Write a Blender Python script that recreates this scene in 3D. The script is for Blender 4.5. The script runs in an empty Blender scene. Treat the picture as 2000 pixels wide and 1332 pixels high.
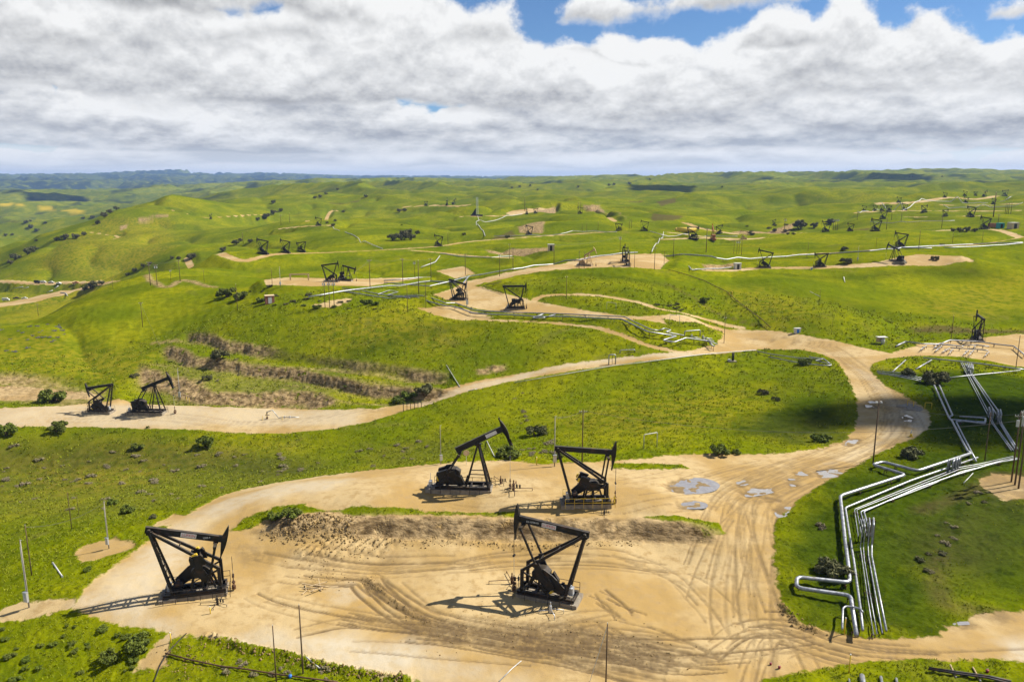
import bpy, math, random
import numpy as np
from mathutils import Vector, Matrix

random.seed(7)
rng = np.random.default_rng(11)
SC = bpy.context.scene
COL = SC.collection

# ------------------------------------------------------------------ camera
FPX = 1522.0                       # focal length in pixels of the 2000 px wide photograph
CAMZ = 53.0
HORIZON = 352.0
PITCH = math.atan((666.0 - HORIZON) / FPX)
cam_data = bpy.data.cameras.new("camera")
cam = bpy.data.objects.new("camera", cam_data)
COL.objects.link(cam)
cam.location = (0, 0, CAMZ)
cam.rotation_euler = (math.pi / 2 - PITCH, 0, 0)
cam_data.sensor_width = 36.0
cam_data.lens = 36.0 * FPX / 2000.0
cam_data.clip_start = 0.5
cam_data.clip_end = 90000.0
SC.camera = cam

# ------------------------------------------------------------------ node helper
class NT:
    def __init__(s, tree):
        s.t = tree; s.n = tree.nodes; s.l = tree.links
    def new(s, typ, ins=None, **props):
        nd = s.n.new(typ)
        for k, v in props.items(): setattr(nd, k, v)
        if ins:
            for k, v in ins.items(): s.set(nd.inputs[k], v)
        return nd
    def set(s, sock, v):
        if hasattr(v, "is_output"): s.l.new(v, sock)
        elif hasattr(v, "outputs"): s.l.new(v.outputs[0], sock)
        else:
            if sock.type == 'RGBA' and len(v) == 3: v = (*v, 1)
            sock.default_value = v
    def math(s, op, a, b=None, c=None, clamp=False):
        nd = s.n.new('ShaderNodeMath'); nd.operation = op; nd.use_clamp = clamp
        s.set(nd.inputs[0], a)
        if b is not None: s.set(nd.inputs[1], b)
        if c is not None: s.set(nd.inputs[2], c)
        return nd.outputs[0]
    def vmath(s, op, a, b=None, scale=None):
        nd = s.n.new('ShaderNodeVectorMath'); nd.operation = op
        s.set(nd.inputs[0], a)
        if b is not None: s.set(nd.inputs[1], b)
        if scale is not None: s.set(nd.inputs[3], scale)
        return nd.outputs[0]
    def mix(s, f, a, b, blend='MIX'):
        nd = s.n.new('ShaderNodeMix'); nd.data_type = 'RGBA'; nd.blend_type = blend
        s.set(nd.inputs[0], f); s.set(nd.inputs[6], a); s.set(nd.inputs[7], b)
        return nd.outputs[2]
    def fmix(s, f, a, b):
        nd = s.n.new('ShaderNodeMix'); nd.data_type = 'FLOAT'
        s.set(nd.inputs[0], f); s.set(nd.inputs[2], a); s.set(nd.inputs[3], b)
        return nd.outputs[0]
    def rng(s, v, a, b, c=0.0, d=1.0, smooth=True):
        nd = s.n.new('ShaderNodeMapRange'); nd.interpolation_type = 'SMOOTHSTEP' if smooth else 'LINEAR'
        nd.clamp = True
        for i, x in enumerate((v, a, b, c, d)): s.set(nd.inputs[i], x)
        return nd.outputs[0]
    def noise(s, vec, scale, detail=3, rough=0.5, dist=0.0, ntype='FBM', lac=2.0):
        nd = s.n.new('ShaderNodeTexNoise'); nd.noise_dimensions = '3D'; nd.noise_type = ntype
        s.set(nd.inputs['Vector'], vec); s.set(nd.inputs['Scale'], scale)
        nd.inputs['Detail'].default_value = detail; nd.inputs['Roughness'].default_value = rough
        nd.inputs['Lacunarity'].default_value = lac
        nd.inputs['Distortion'].default_value = dist
        return nd.outputs[0]

# ------------------------------------------------------------------ sun and sky
SUN_EL = math.radians(45.0)
SUN_H = Vector((0.955, 0.297))     # horizontal direction towards the sun (+x is right of the picture)
SUN_DIR = Vector((SUN_H.x * math.cos(SUN_EL), SUN_H.y * math.cos(SUN_EL), math.sin(SUN_EL)))
sun_data = bpy.data.lights.new("sun", 'SUN')
sun_data.energy = 5.0
sun_data.angle = math.radians(0.55)
sun_data.color = (1.0, 0.945, 0.85)
sun = bpy.data.objects.new("sun", sun_data)
COL.objects.link(sun)
sun.rotation_euler = SUN_DIR.to_track_quat('Z', 'Y').to_euler()
sun.location = (200, 60, 300)

world = bpy.data.worlds.new("World")
SC.world = world
world.use_nodes = True
def build_world():
    T = NT(world.node_tree); T.n.clear()
    tc = T.new('ShaderNodeTexCoord')
    d = tc.outputs['Generated']
    sep = T.new('ShaderNodeSeparateXYZ', {0: d})
    z = sep.outputs[2]
    sky = T.new('ShaderNodeTexSky', sky_type='NISHITA')
    sky.sun_disc = False
    sky.sun_elevation = SUN_EL
    sky.sun_rotation = math.atan2(SUN_H.x, SUN_H.y)
    sky.altitude = 1500; sky.air_density = 1.0; sky.dust_density = 0.0; sky.ozone_density = 2.5
    # -- ranks of cumulus: near ranks stand high, far ranks low and small; flat grey bases, billowing sunlit tops
    x, y = sep.outputs[0], sep.outputs[1]
    hl = T.math('SQRT', T.math('ADD', T.math('MULTIPLY', x, x), T.math('ADD', T.math('MULTIPLY', y, y), 0.004)))
    hx, hy = T.math('DIVIDE', x, hl), T.math('DIVIDE', y, hl)
    zz = T.math('MAXIMUM', z, 0.0)
    lz = T.math('LOGARITHM', T.math('ADD', zz, 0.035), 2.718)
    def coord(k, kz, off, dz=0.0):
        v = lz if not dz else T.math('LOGARITHM', T.math('ADD', zz, 0.035 + dz), 2.718)
        c = T.new('ShaderNodeCombineXYZ', {0: T.math('MULTIPLY', hx, k), 1: T.math('MULTIPLY', hy, k), 2: T.math('MULTIPLY', v, kz)})
        return T.vmath('ADD', c.outputs[0], (off[0] + CLOUD_OFF[0], off[1] + CLOUD_OFF[1], off[2]))
    def bill(dz, dtl):
        return T.noise(coord(9.0, 2.3, (0, 0, 0), dz), 1.0, dtl, 0.60, 0.0)
    N0 = bill(0.0, 10); N1 = bill(0.012, 7)
    rough_ = T.math('SUBTRACT', N0, 0.5)
    lit = T.math('MULTIPLY', T.math('SUBTRACT', N0, N1), 3.0)             # less cloud just above: a sunlit crown
    hzn = T.rng(zz, 0.10, 0.0)
    col = None; alpha = None
    CLEAR = T.mix(T.rng(zz, 0.02, 0.11), (0.80, 0.84, 0.88), (0.30, 0.50, 0.86))
    ranks = CLOUD_RANKS
    acc_c = None; acc_a = None
    for i, (e, hgt, fr, cov, grey) in enumerate(ranks):                  # far to near
        n1 = T.noise(coord(fr, 0.0, (11.3 * i, 5.1 * i, 3.3 * i)), 1.0, 3, 0.55)
        n2 = T.noise(coord(fr * .7, 0.0, (7.7 * i + 3, 2.9 * i, 8.8 * i)), 1.0, 1, 0.5)
        base = T.math('ADD', e, T.math('MULTIPLY', T.math('SUBTRACT', n2, 0.5), hgt * .9))
        top = T.math('MULTIPLY', T.math('SUBTRACT', n1, cov), hgt * 5.2)
        up = T.math('SUBTRACT', zz, base)
        g_lo = T.math('DIVIDE', up, hgt * .22)
        g_hi = T.math('DIVIDE', T.math('SUBTRACT', top, up), hgt * .34)
        g = T.math('MINIMUM', T.math('ADD', g_lo, T.math('MULTIPLY', rough_, 3.4)), T.math('ADD', g_hi, T.math('MULTIPLY', rough_, 5.0)))
        m = T.rng(g, -0.05, 0.55)
        t = T.math('DIVIDE', up, T.math('MAXIMUM', T.math('MINIMUM', top, hgt * 1.6), hgt * .35))
        br = T.rng(T.math('ADD', T.math('ADD', t, lit), T.math('MULTIPLY', rough_, 0.8)), -0.28, 0.72, smooth=False)
        cc = T.mix(br, grey, T.mix(hzn, (0.99, 0.99, 0.98), (0.94, 0.95, 0.96)))
        if acc_c is None: acc_c, acc_a = cc, m
        else:
            acc_c = T.mix(m, acc_c, cc); acc_a = T.math('MAXIMUM', acc_a, m)
    low = T.rng(zz, 0.05, 0.0)
    ccol = T.mix(T.math('MULTIPLY', low, 0.6), acc_c, (0.97, 0.98, 0.985))
    den = T.math('MAXIMUM', acc_a, T.math('MULTIPLY', T.rng(zz, 0.075, 0.015), 0.9))
    bg1 = T.new('ShaderNodeBackground', {'Color': T.mix(1.0, sky.outputs[0], (0.72, 0.92, 1.12), 'MULTIPLY'), 'Strength': 0.052})
    bg2 = T.new('ShaderNodeBackground', {'Color': ccol, 'Strength': 0.53})
    mx = T.new('ShaderNodeMixShader', {0: den, 1: bg1, 2: bg2})
    out = T.new('ShaderNodeOutputWorld', {0: mx.outputs[0]})
CLOUD_OFF = (13.3, 2.2, 4.0)
# elevation of the base, height of the rank, width of its clouds, cover (lower = more), grey of the base
CLOUD_RANKS = [(0.004, 0.018, 7.0, 0.22, (0.68, 0.71, 0.76)), (0.014, 0.026, 6.0, 0.22, (0.55, 0.58, 0.63)), (0.028, 0.040, 4.8, 0.22, (0.46, 0.49, 0.54)),
               (0.048, 0.066, 3.8, 0.22, (0.43, 0.45, 0.49)), (0.082, 0.085, 3.2, 0.26, (0.43, 0.44, 0.46)), (0.150, 0.095, 3.0, 0.40, (0.42, 0.425, 0.435)), (0.185, 0.13, 2.6, 0.37, (0.40, 0.405, 0.415)),
               (0.33, 0.16, 2.2, 0.44, (0.36, 0.365, 0.38)), (0.62, 0.28, 2.0, 0.44, (0.33, 0.335, 0.35))]
build_world()
world.cycles.sampling_method = 'MANUAL'
world.cycles.sample_map_resolution = 512

vs = SC.view_settings
vs.view_transform = 'Standard'; vs.look = 'None'; vs.gamma = 1.0; vs.exposure = 0.85
vs.use_curve_mapping = False
SC.render.engine = 'CYCLES'
SC.cycles.max_bounces = 5
SC.cycles.diffuse_bounces = 1
SC.cycles.glossy_bounces = 2
SC.cycles.transmission_bounces = 2
SC.cycles.transparent_max_bounces = 8
SC.cycles.volume_bounces = 0
SC.cycles.use_denoising = True
SC.cycles.use_adaptive_sampling = True
SC.cycles.adaptive_threshold = 0.015
SC.render.film_transparent = False
# ------------------------------------------------------------------ geometry of sight: photograph pixel -> direction
CP, SP = math.cos(PITCH), math.sin(PITCH)
def ray(px, py):
    a = px - 1000.0; b = 666.0 - py
    return np.array([a, FPX * CP + b * SP, -FPX * SP + b * CP])
def point_at(px, py, Y):
    d = ray(px, py); return np.array([0, 0, CAMZ]) + d * (Y / d[1])
def point_z(px, py, z):
    d = ray(px, py); return np.array([0, 0, CAMZ]) + d * ((z - CAMZ) / d[2])

# ------------------------------------------------------------------ numpy noise
def _hash(ix, iy, seed):
    h = (ix.astype(np.int64) * 374761393 + iy.astype(np.int64) * 668265263 + seed * 1274126177) & 0xFFFFFFFF
    h = ((h ^ (h >> 13)) * 1274126177) & 0xFFFFFFFF
    h = (h ^ (h >> 16)) & 0xFFFF
    return h.astype(np.float32) * (2 * math.pi / 65536.0)
def pnoise(x, y, seed=0):
    ix = np.floor(x); iy = np.floor(y)
    fx = (x - ix).astype(np.float32); fy = (y - iy).astype(np.float32)
    ix = ix.astype(np.int64); iy = iy.astype(np.int64)
    def g(ax, ay, dx, dy):
        t = _hash(ax, ay, seed); return np.cos(t) * dx + np.sin(t) * dy
    u = fx * fx * fx * (fx * (fx * 6 - 15) + 10); v = fy * fy * fy * (fy * (fy * 6 - 15) + 10)
    a = g(ix, iy, fx, fy); b = g(ix + 1, iy, fx - 1, fy)
    c = g(ix, iy + 1, fx, fy - 1); e = g(ix + 1, iy + 1, fx - 1, fy - 1)
    return ((a + (b - a) * u) * (1 - v) + (c + (e - c) * u) * v) * 1.5
def fbm(x, y, oct=4, seed=0, gain=0.5):
    s = 0.0; a = 1.0
    for i in range(oct):
        s = s + a * pnoise(x * 2 ** i + 13.7 * i, y * 2 ** i - 7.3 * i, seed + i); a *= gain
    return s
def sstep(a, b, x):
    t = np.clip((x - a) / (b - a), 0, 1); return t * t * (3 - 2 * t)

# ------------------------------------------------------------------ the lie of the land: survey points (pixel, height z) and (pixel, depth Y)
PZ = """150,1180,0 300,1200,0 600,1100,0 600,1250,0 900,1120,0 900,1250,0 1200,1100,0 1200,1250,0 1450,1100,.4 1450,1300,0 1440,1010,1.6
1000,1320,0 500,1065,.2 380,1120,0 0,1332,-3 200,1300,-2 450,1290,-.6 700,1325,-.4 1200,1332,0 1600,1332,0 2000,1332,.3 1700,1260,0 2000,1250,.4
0,1700,-5 1000,1700,-2 2000,1700,-1 -300,1700,-7 2300,1700,-1 -300,1332,-5 2300,1332,1
1700,1150,.4 1900,1150,.6 1600,1000,1.2 1800,1000,1.6 2000,1000,2.2 1750,920,1.8 2000,900,2.6 1900,800,1.6 2000,760,1.4 1800,720,.8 2300,1000,3 2300,800,3
420,1015,.8 520,975,2 700,935,2.6 900,930,2.7 900,990,2.7 1200,915,2.6 1200,990,2.7 1400,930,2.2 1550,920,2
740,1004,2.7 1000,1006,2.7 1300,1012,2.5 740,1040,.9 1000,1042,.9 1290,1046,.9 740,1062,.1 1000,1064,.1 1300,1064,.2
1740,850,1.4 1760,800,1 1700,740,.5 1620,690,0 1500,660,.6 1400,645,1.6 1400,690,-1 1800,690,.3 1990,690,.6 1990,655,.6 1850,665,.4
1300,885,2 1500,886,1.8 1300,800,-3 1500,800,-1.2 1620,780,-.2 1645,850,.8 1100,800,-6 1100,870,-2 1100,893,2 900,882,-6 900,904,2.4 900,830,-8.6
700,900,-10.5 700,860,-12 400,900,-16 400,960,-10 200,900,-17.5 0,900,-18.5 200,980,-10 0,1000,-13 100,1040,-5 0,1100,-4 250,1030,-1 60,1150,-.8 -300,900,-20 -300,1050,-9
1200,715,-2 1300,704,-1 1100,728,-3 1000,742,-5 900,768,-7 830,785,-9 700,815,-11 560,835,-13 400,825,-13 240,808,-13 100,815,-13 0,820,-13 -300,820,-13
1000,660,2 850,730,-4.6 850,660,0 700,740,-7 700,680,-2 500,660,-2 500,700,-6 600,780,-11.3 450,785,-12 300,740,-10.5 300,680,-8 250,783,-12.6 100,720,-11 50,788,-12.8 0,755,-11.3
500,620,2 500,592,5 300,620,-3 100,642,-6 0,647,-8 -300,660,-10 700,620,4 850,600,6 1000,606,5.8 900,586,6.2 1100,640,4"""
PY = """640,552,345 550,550,345 760,575,322 700,560,334 300,582,345 430,562,350 200,602,332
430,495,520 330,530,450 230,560,420 150,590,400 90,620,380
60,580,720 250,545,770 0,600,660 -200,610,660 0,560,800 150,555,800
100,520,860 250,470,960 300,440,1100 450,430,1100 200,420,1280 400,405,1450 -100,560,840 400,480,800 330,500,760
80,445,2400 80,490,1700 20,415,3300 150,395,4200 -200,480,1700 -200,420,3300 60,385,4300 290,368,5200 180,385,4600 420,380,4200
620,440,900 550,496,560 700,491,560 850,481,600 950,471,640 1030,459,700 1220,451,720 1450,466,640 1350,462,650 700,460,730 700,520,465 700,545,385 850,530,415 950,546,360
500,520,480 600,520,470 430,530,445
1150,520,365 1250,507,385 1050,530,355 1300,580,302 1100,578,305 1200,602,280 1350,622,265 1300,652,250 1200,642,252 1250,535,345
1500,600,292 1450,560,325 1650,560,345 1600,620,272 1850,600,312 1850,545,372 1990,600,312 1850,640,272 1490,525,390 1600,522,392 1755,512,388 1880,510,388 1400,526,385 2200,600,320 2200,500,400
1350,500,440 1650,492,452 1900,478,482 1990,465,520 1610,452,620 1720,451,620 1920,449,600 1550,470,560 1750,470,530 1850,463,560
1730,425,850 1895,421,850 1800,412,950 1960,383,1500 1755,396,1200 1500,438,830 1450,405,1250 1600,405,1200 1580,430,900
1000,412,1150 1130,416,1100 830,402,1450 930,421,1000 800,440,900 1280,430,900 1380,440,800 1100,440,800 950,440,850 700,420,1250
1000,378,2400 1300,372,2500 1700,366,2600 1900,366,2600 1250,395,1500 1100,395,1550 900,385,2100 600,375,2700 700,395,1800 500,395,1900 1500,380,2100 1400,390,1700 2200,360,2600 2200,400,1200
1700,340,4600 2000,343,4600 2300,343,4600 1500,345,4300 1850,339,4700 1330,354,4000 1200,356,4200 1000,360,4200 850,364,4200 620,357,4300 500,366,4600
1700,349,3700 2000,352,3600 1500,356,3400"""
PP = """-33,470,-28 -28,560,-34 -33,620,-47 -24,640,-30 -20,700,-22 -38,520,-42 -30.5,500,-26 -33,1150,-40 -28,1500,-45 -24,1900,-40 -36,1300,-60
-16,3000,-10 -10,3400,0 -30,7000,-60 -20,7500,-40 -10,7000,-10 0,7000,10 12,7500,30 25,7500,70 35,7500,60 -38,7000,-60
-40,12000,-10 -25,12000,-10 -12,12000,0 0,12000,10 12,12000,20 25,12000,20 40,12000,20
-40,20000,-20 -20,20000,-20 0,20000,0 20,20000,0 40,20000,0 -45,60,-6 45,60,0 -45,150,-14 45,150,4 -45,300,-15 45,300,4 45,700,16 -45,700,-50 45,1500,24 -45,2500,-80"""
def survey():
    pts = []
    for s in PZ.split():
        a, b, c = map(float, s.split(',')); pts.append(point_z(a, b, c))
    for s in PY.split():
        a, b, c = map(float, s.split(',')); pts.append(point_at(a, b, c))
    for s in PP.split():
        a, r, z = map(float, s.split(',')); t = math.radians(a); pts.append(np.array([r * math.sin(t), r * math.cos(t), z]))
    return np.array(pts)
SV = survey()

# the ground sheet: rays of azimuth x rings of distance, finer where the picture is finer
AZ = np.concatenate([np.linspace(-0.86, -0.66, 30, endpoint=False), np.linspace(-0.66, 0.66, 740), np.linspace(0.66, 0.86, 31)[1:]])
LR = np.concatenate([np.arange(math.log(44), math.log(265), 0.0029), np.arange(math.log(265), math.log(21000), 0.0080)])
NA, NR = len(AZ), len(LR)
def tps(u, v, z, uu, vv, lam=1e-4):
    n = len(u)
    def K(a, b, c, d):
        r2 = (a[:, None] - c[None, :]) ** 2 + (b[:, None] - d[None, :]) ** 2 + 1e-12
        return r2 * np.log(r2)
    A = np.zeros((n + 3, n + 3)); A[:n, :n] = K(u, v, u, v) + lam * np.eye(n)
    P = np.stack([np.ones(n), u, v], 1); A[:n, n:] = P; A[n:, :n] = P.T
    w = np.linalg.solve(A, np.concatenate([z, np.zeros(3)]))
    out = np.empty(len(uu))
    for i in range(0, len(uu), 4000):
        a, b = uu[i:i + 4000], vv[i:i + 4000]
        out[i:i + 4000] = K(a, b, u, v) @ w[:n] + w[n] + w[n + 1] * a + w[n + 2] * b
    return out
def bilin(grid, gu, gv, u, v):
    iu = np.clip(np.searchsorted(gu, u, side='right') - 1, 0, len(gu) - 2); iv = np.clip(np.searchsorted(gv, v, side='right') - 1, 0, len(gv) - 2)
    fu = np.clip((u - gu[iu]) / (gu[iu + 1] - gu[iu]), 0, 1); fv = np.clip((v - gv[iv]) / (gv[iv + 1] - gv[iv]), 0, 1)
    return (grid[iu, iv] * (1 - fu) * (1 - fv) + grid[iu + 1, iv] * fu * (1 - fv) + grid[iu, iv + 1] * (1 - fu) * fv + grid[iu + 1, iv + 1] * fu * fv)
def catmull(grid, gu, gv, U, V):
    # separable cubic resampling from an even grid
    def wts(g, q):
        h = g[1] - g[0]; t = (q - g[0]) / h; i = np.clip(np.floor(t).astype(int), 1, len(g) - 3); f = t - i
        return i, np.stack([-.5 * f + f * f - .5 * f ** 3, 1 - 2.5 * f * f + 1.5 * f ** 3, .5 * f + 2 * f * f - 1.5 * f ** 3, -.5 * f * f + .5 * f ** 3])
    iu, wu = wts(gu, U); iv, wv = wts(gv, V)
    tmp = sum(wu[k][:, None] * grid[iu + k - 1, :] for k in range(4))
    return sum(wv[k][None, :] * tmp[:, iv + k - 1] for k in range(4))
def base_height():
    r = np.hypot(SV[:, 0], SV[:, 1]); u = np.arctan2(SV[:, 0], SV[:, 1]); v = np.log(r)
    gu = np.linspace(-0.9, 0.9, 220); gv = np.linspace(math.log(40), math.log(23000), 620)
    GU, GV = np.meshgrid(gu, gv, indexing='ij')
    # far heights are normalised by distance so that the fit is even in angle
    sc = 1.0 / np.maximum(r, 250.0)
    z = tps(u, v, SV[:, 2] * sc, GU.ravel(), GV.ravel(), 3e-5).reshape(GU.shape)
    z = z * np.maximum(np.exp(GV), 250.0)
    return catmull(z, gu, gv, AZ, LR)
UU, VV = np.meshgrid(AZ, LR, indexing='ij')
RR = np.exp(VV)
XX = RR * np.sin(UU); YY = RR * np.cos(UU)
H = base_height()
# rolling relief beyond the surveyed field and rugged ranges at the back
farw = sstep(480, 1350, RR) * sstep(9000, 4500, RR)
hills = fbm(XX / 560, YY / 560, 3, 21, .34)
H += farw * ((0.62 - 2.5 * np.abs(hills)) * np.minimum(RR * 0.0165, 42) + fbm(XX / 1100, YY / 1100, 3, 25) * np.minimum(RR * .005, 16))
rid = np.clip(1 - 1.25 * np.abs(fbm(XX / 2100, YY / 2100, 5, 31)), 0, 1)
mw = sstep(5200, 9000, RR)
left = sstep(0.25, -0.45, UU)
H += mw * ((rid ** 2.2) * (RR * (0.0112 + .0028 * left)) - RR * 0.0040)
pk = point_at(385, 344, 14500)
H += mw * 95 * np.exp(-((XX - pk[0]) ** 2 / 1500 ** 2 + (YY - pk[1]) ** 2 / 1600 ** 2))

def hcol(az):
    i = int(np.clip(np.searchsorted(AZ, az, side='right') - 1, 0, NA - 2)); f = (az - AZ[i]) / (AZ[i + 1] - AZ[i])
    return H[i] * (1 - f) + H[i + 1] * f
RL = np.exp(LR)
def hit(px, py):
    """first point of the ground seen at a pixel of the photograph"""
    d = ray(px, py); az = math.atan2(d[0], d[1]); s = d[2] / math.hypot(d[0], d[1])
    c = hcol(az); gap = c - (CAMZ + s * RL)
    w = np.nonzero(gap > 0)[0]
    if len(w) == 0: k = NR - 1; r = RL[-1]
    else:
        k = max(1, w[0]); a, b = gap[k - 1], gap[k]
        t = a / (a - b) if a != b else 0; r = RL[k - 1] + (RL[k] - RL[k - 1]) * min(max(t, 0), 1)
    return np.array([r * math.sin(az), r * math.cos(az), CAMZ + s * r])
def hits(lst): return np.array([hit(a, b) for a, b in lst])
def ground(x, y):
    az = math.atan2(x, y); v = math.log(math.hypot(x, y))
    return float(bilin(H, AZ, LR, np.array([az]), np.array([v]))[0])
def groundv(x, y):
    return bilin(H, AZ, LR, np.arctan2(x, y), np.log(np.hypot(x, y)))
def px(s):
    return [tuple(map(float, q.split(','))) for q in s.split()]

# fields painted on the ground, all in metres: signed distance to a region (positive inside) or to a line
def uv_of(P):
    return np.arctan2(P[:, 0], P[:, 1]), np.log(np.hypot(P[:, 0], P[:, 1]))
def window(u, v, pad):
    i0, i1 = np.searchsorted(AZ, u.min() - pad), np.searchsorted(AZ, u.max() + pad)
    j0, j1 = np.searchsorted(LR, v.min() - pad), np.searchsorted(LR, v.max() + pad)
    return slice(max(0, i0), min(NA, i1)), slice(max(0, j0), min(NR, j1))
def densify(P, step=None):
    return P
def poly_sd(P, pad=0.06):
    """signed distance (m) to polygon P (world xyz rows) on a window of the sheet"""
    u, v = uv_of(P); si, sj = window(u, v, pad)
    X = UU[si, sj].astype(np.float32); Y = VV[si, sj].astype(np.float32)
    if X.size == 0: return si, sj, None
    d2 = np.full(X.shape, 1e9, np.float32); ins = np.zeros(X.shape, bool)
    n = len(u)
    for k in range(n):
        x0, y0, x1, y1 = u[k], v[k], u[(k + 1) % n], v[(k + 1) % n]
        ex, ey = x1 - x0, y1 - y0
        t = np.clip(((X - x0) * ex + (Y - y0) * ey) / (ex * ex + ey * ey + 1e-12), 0, 1)
        d2 = np.minimum(d2, (X - x0 - t * ex) ** 2 + (Y - y0 - t * ey) ** 2)
        c = ((y0 > Y) != (y1 > Y))
        if abs(ey) > 1e-12: ins ^= c & (X < ex * (Y - y0) / ey + x0)
    return si, sj, np.where(ins, 1, -1) * np.sqrt(d2) * RR[si, sj]
def line_d(P, pad=0.05):
    """distance (m) to polyline P on a window of the sheet"""
    u, v = uv_of(P); si, sj = window(u, v, pad)
    X = UU[si, sj].astype(np.float32); Y = VV[si, sj].astype(np.float32)
    if X.size == 0: return si, sj, None
    d2 = np.full(X.shape, 1e9, np.float32)
    for k in range(len(u) - 1):
        x0, y0 = u[k], v[k]; ex, ey = u[k + 1] - x0, v[k + 1] - y0
        t = np.clip(((X - x0) * ex + (Y - y0) * ey) / (ex * ex + ey * ey + 1e-12), 0, 1)
        d2 = np.minimum(d2, (X - x0 - t * ex) ** 2 + (Y - y0 - t * ey) ** 2)
    return si, sj, np.sqrt(d2) * RR[si, sj]
def smooth_line(P, n=6):
    """Catmull-Rom through world points"""
    P = np.asarray(P); Q = np.vstack([2 * P[0] - P[1], P, 2 * P[-1] - P[-2]]); out = []
    for k in range(len(P) - 1):
        a, b, c, e = Q[k:k + 4]
        for t in np.linspace(0, 1, n, endpoint=False):
            out.append(.5 * ((2 * b) + (c - a) * t + (2 * a - 5 * b + 4 * c - e) * t * t + (3 * b - a - 3 * c + e) * t ** 3))
    out.append(P[-1]); return np.array(out)

DIRT = np.full(H.shape, -8.0, np.float32)      # bare dirt of roads and pads
ROCK = np.zeros(H.shape, np.float32)           # cut banks of sandstone
SOIL_SHADE = np.zeros(H.shape, np.float32)           # dark bare earth, and painted shade of slopes turned from the sun
TRACK = np.zeros(H.shape, np.float32)          # churned wet tyre tracks
PALE = np.zeros(H.shape, np.float32)           # pale gravel
DRY = np.zeros(H.shape, np.float32)            # dry yellow grass
GREENER = np.zeros(H.shape, np.float32)           # darker, deeper green grass
WOOD = np.zeros(H.shape, np.float32)           # woodland and chaparral on the far ranges
FLOW = np.zeros(H.shape, np.float32)           # yellow flowers on the far hills
def dirt_poly(s, cut=False):
    si, sj, sd = poly_sd(hits(px(s)))
    if sd is None: return
    if cut: DIRT[si, sj] = np.minimum(DIRT[si, sj], -sd)
    else: DIRT[si, sj] = np.maximum(DIRT[si, sj], sd)
def dirt_line(s, w, sm=True):
    P = hits(px(s)); P = smooth_line(P, 5) if sm else P
    si, sj, d = line_d(P)
    if d is not None: DIRT[si, sj] = np.maximum(DIRT[si, sj], w / 2 - d)
def paint(F, s, soft, amt=1.0, line=None):
    P = hits(px(s))
    if line is None:
        si, sj, sd = poly_sd(P, 0.08)
        if sd is None: return
        m = sstep(-soft, soft, sd + 0.7 * soft * fbm(XX[si, sj] / (soft * 2.5), YY[si, sj] / (soft * 2.5), 3, 5))
    else:
        si, sj, d = line_d(smooth_line(P, 5))
        if d is None: return
        m = sstep(line / 2 + soft, line / 2 - soft, d)
    F[si, sj] = np.maximum(F[si, sj], amt * m)

# --- roads and pads
PAD_MAIN = "145,1185 165,1150 230,1100 300,1050 345,1018 400,985 480,955 560,940 650,928 760,915 850,907 1000,900 1060,905 1200,901 1300,889 1400,887 1500,888 1590,878 1640,865 1665,845 1676,815 1672,780 1655,735 1635,705 1600,690 1560,683 1480,682 1400,691 1330,690 1400,672 1412,655 1380,645 1300,634 1220,622 1280,617 1400,638 1500,645 1600,660 1640,668 1700,682 1740,690 1800,672 1870,665 1985,653 2120,650 2120,720 1985,716 1930,705 1880,697 1800,695 1740,700 1700,712 1702,725 1720,745 1770,775 1815,805 1820,830 1800,850 1770,862 1720,885 1680,905 1640,930 1600,950 1560,980 1520,1015 1510,1060 1515,1120 1525,1180 1560,1215 1640,1238 1740,1246 1830,1240 1850,1228 1890,1205 1940,1196 2000,1190 2120,1190 2120,1300 2000,1295 1900,1287 1800,1287 1700,1292 1620,1302 1560,1312 1480,1336 1440,1420 900,1420 800,1325 720,1318 620,1295 500,1265 420,1250 370,1238 335,1252 325,1300 262,1312 290,1262 320,1237 250,1225 190,1210 152,1197"
dirt_poly(PAD_MAIN)
dirt_poly("640,1000 700,992 850,998 1010,1003 1005,1012 850,1013 700,1009", True)
dirt_poly("450,1036 480,1010 540,990 590,984 640,1000 600,1008 520,1018 490,1035", True)
dirt_poly("1195,905 1330,908 1345,915 1250,919 1200,914", True)
dirt_poly("1255,1013 1330,1008 1400,1024 1412,1040 1380,1050 1340,1034 1265,1021", True)
dirt_poly("1290,622 1330,630 1400,646 1420,653 1370,652 1310,640", True)
dirt_poly("-60,800 100,793 160,783 230,778 330,785 420,795 560,797 650,800 730,798 800,783 870,760 950,740 1050,722 1150,705 1250,694 1330,688 1400,680 1480,680 1480,684 1400,692 1300,703 1200,714 1100,728 1000,745 900,770 800,800 720,825 650,838 560,847 440,845 300,838 180,835 -60,840")
dirt_line("1335,690 1270,676 1200,650 1150,638 1090,632 1030,628 950,625 880,612 820,603", 2.4)
dirt_poly("846,576 890,562 908,550 990,533 1100,516 1170,499 1290,496 1308,510 1290,527 1180,523 1080,529 980,546 925,558 975,572 1050,590 1130,604 1220,617 1290,627 1220,625 1080,613 1000,613 920,602 880,590")
dirt_poly("822,606 860,597 905,602 965,619 905,627 850,616")
dirt_line("1042,588 1060,579 1110,576 1180,579 1250,592 1300,606 1380,624 1450,641", 3.4)
dirt_line("1365,527 1480,525 1600,523 1700,518 1800,514 1888,508", 7)
dirt_poly("1700,518 1790,497 1888,503 1890,513 1800,517")
dirt_line("1290,498 1400,499 1550,497 1700,489 1850,481 1950,473 1996,465", 5)
dirt_line("1996,465 1962,453 1920,448 1800,452 1700,453 1610,454 1550,456", 7)
dirt_line("365,505 440,500 550,496 700,491 850,482 930,471 1100,459 1200,453 1290,453 1400,466 1490,466", 6)
dirt_line("800,489 860,494 930,501 1000,504", 4)
dirt_line("1300,468 1400,466 1490,465", 10)
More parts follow.
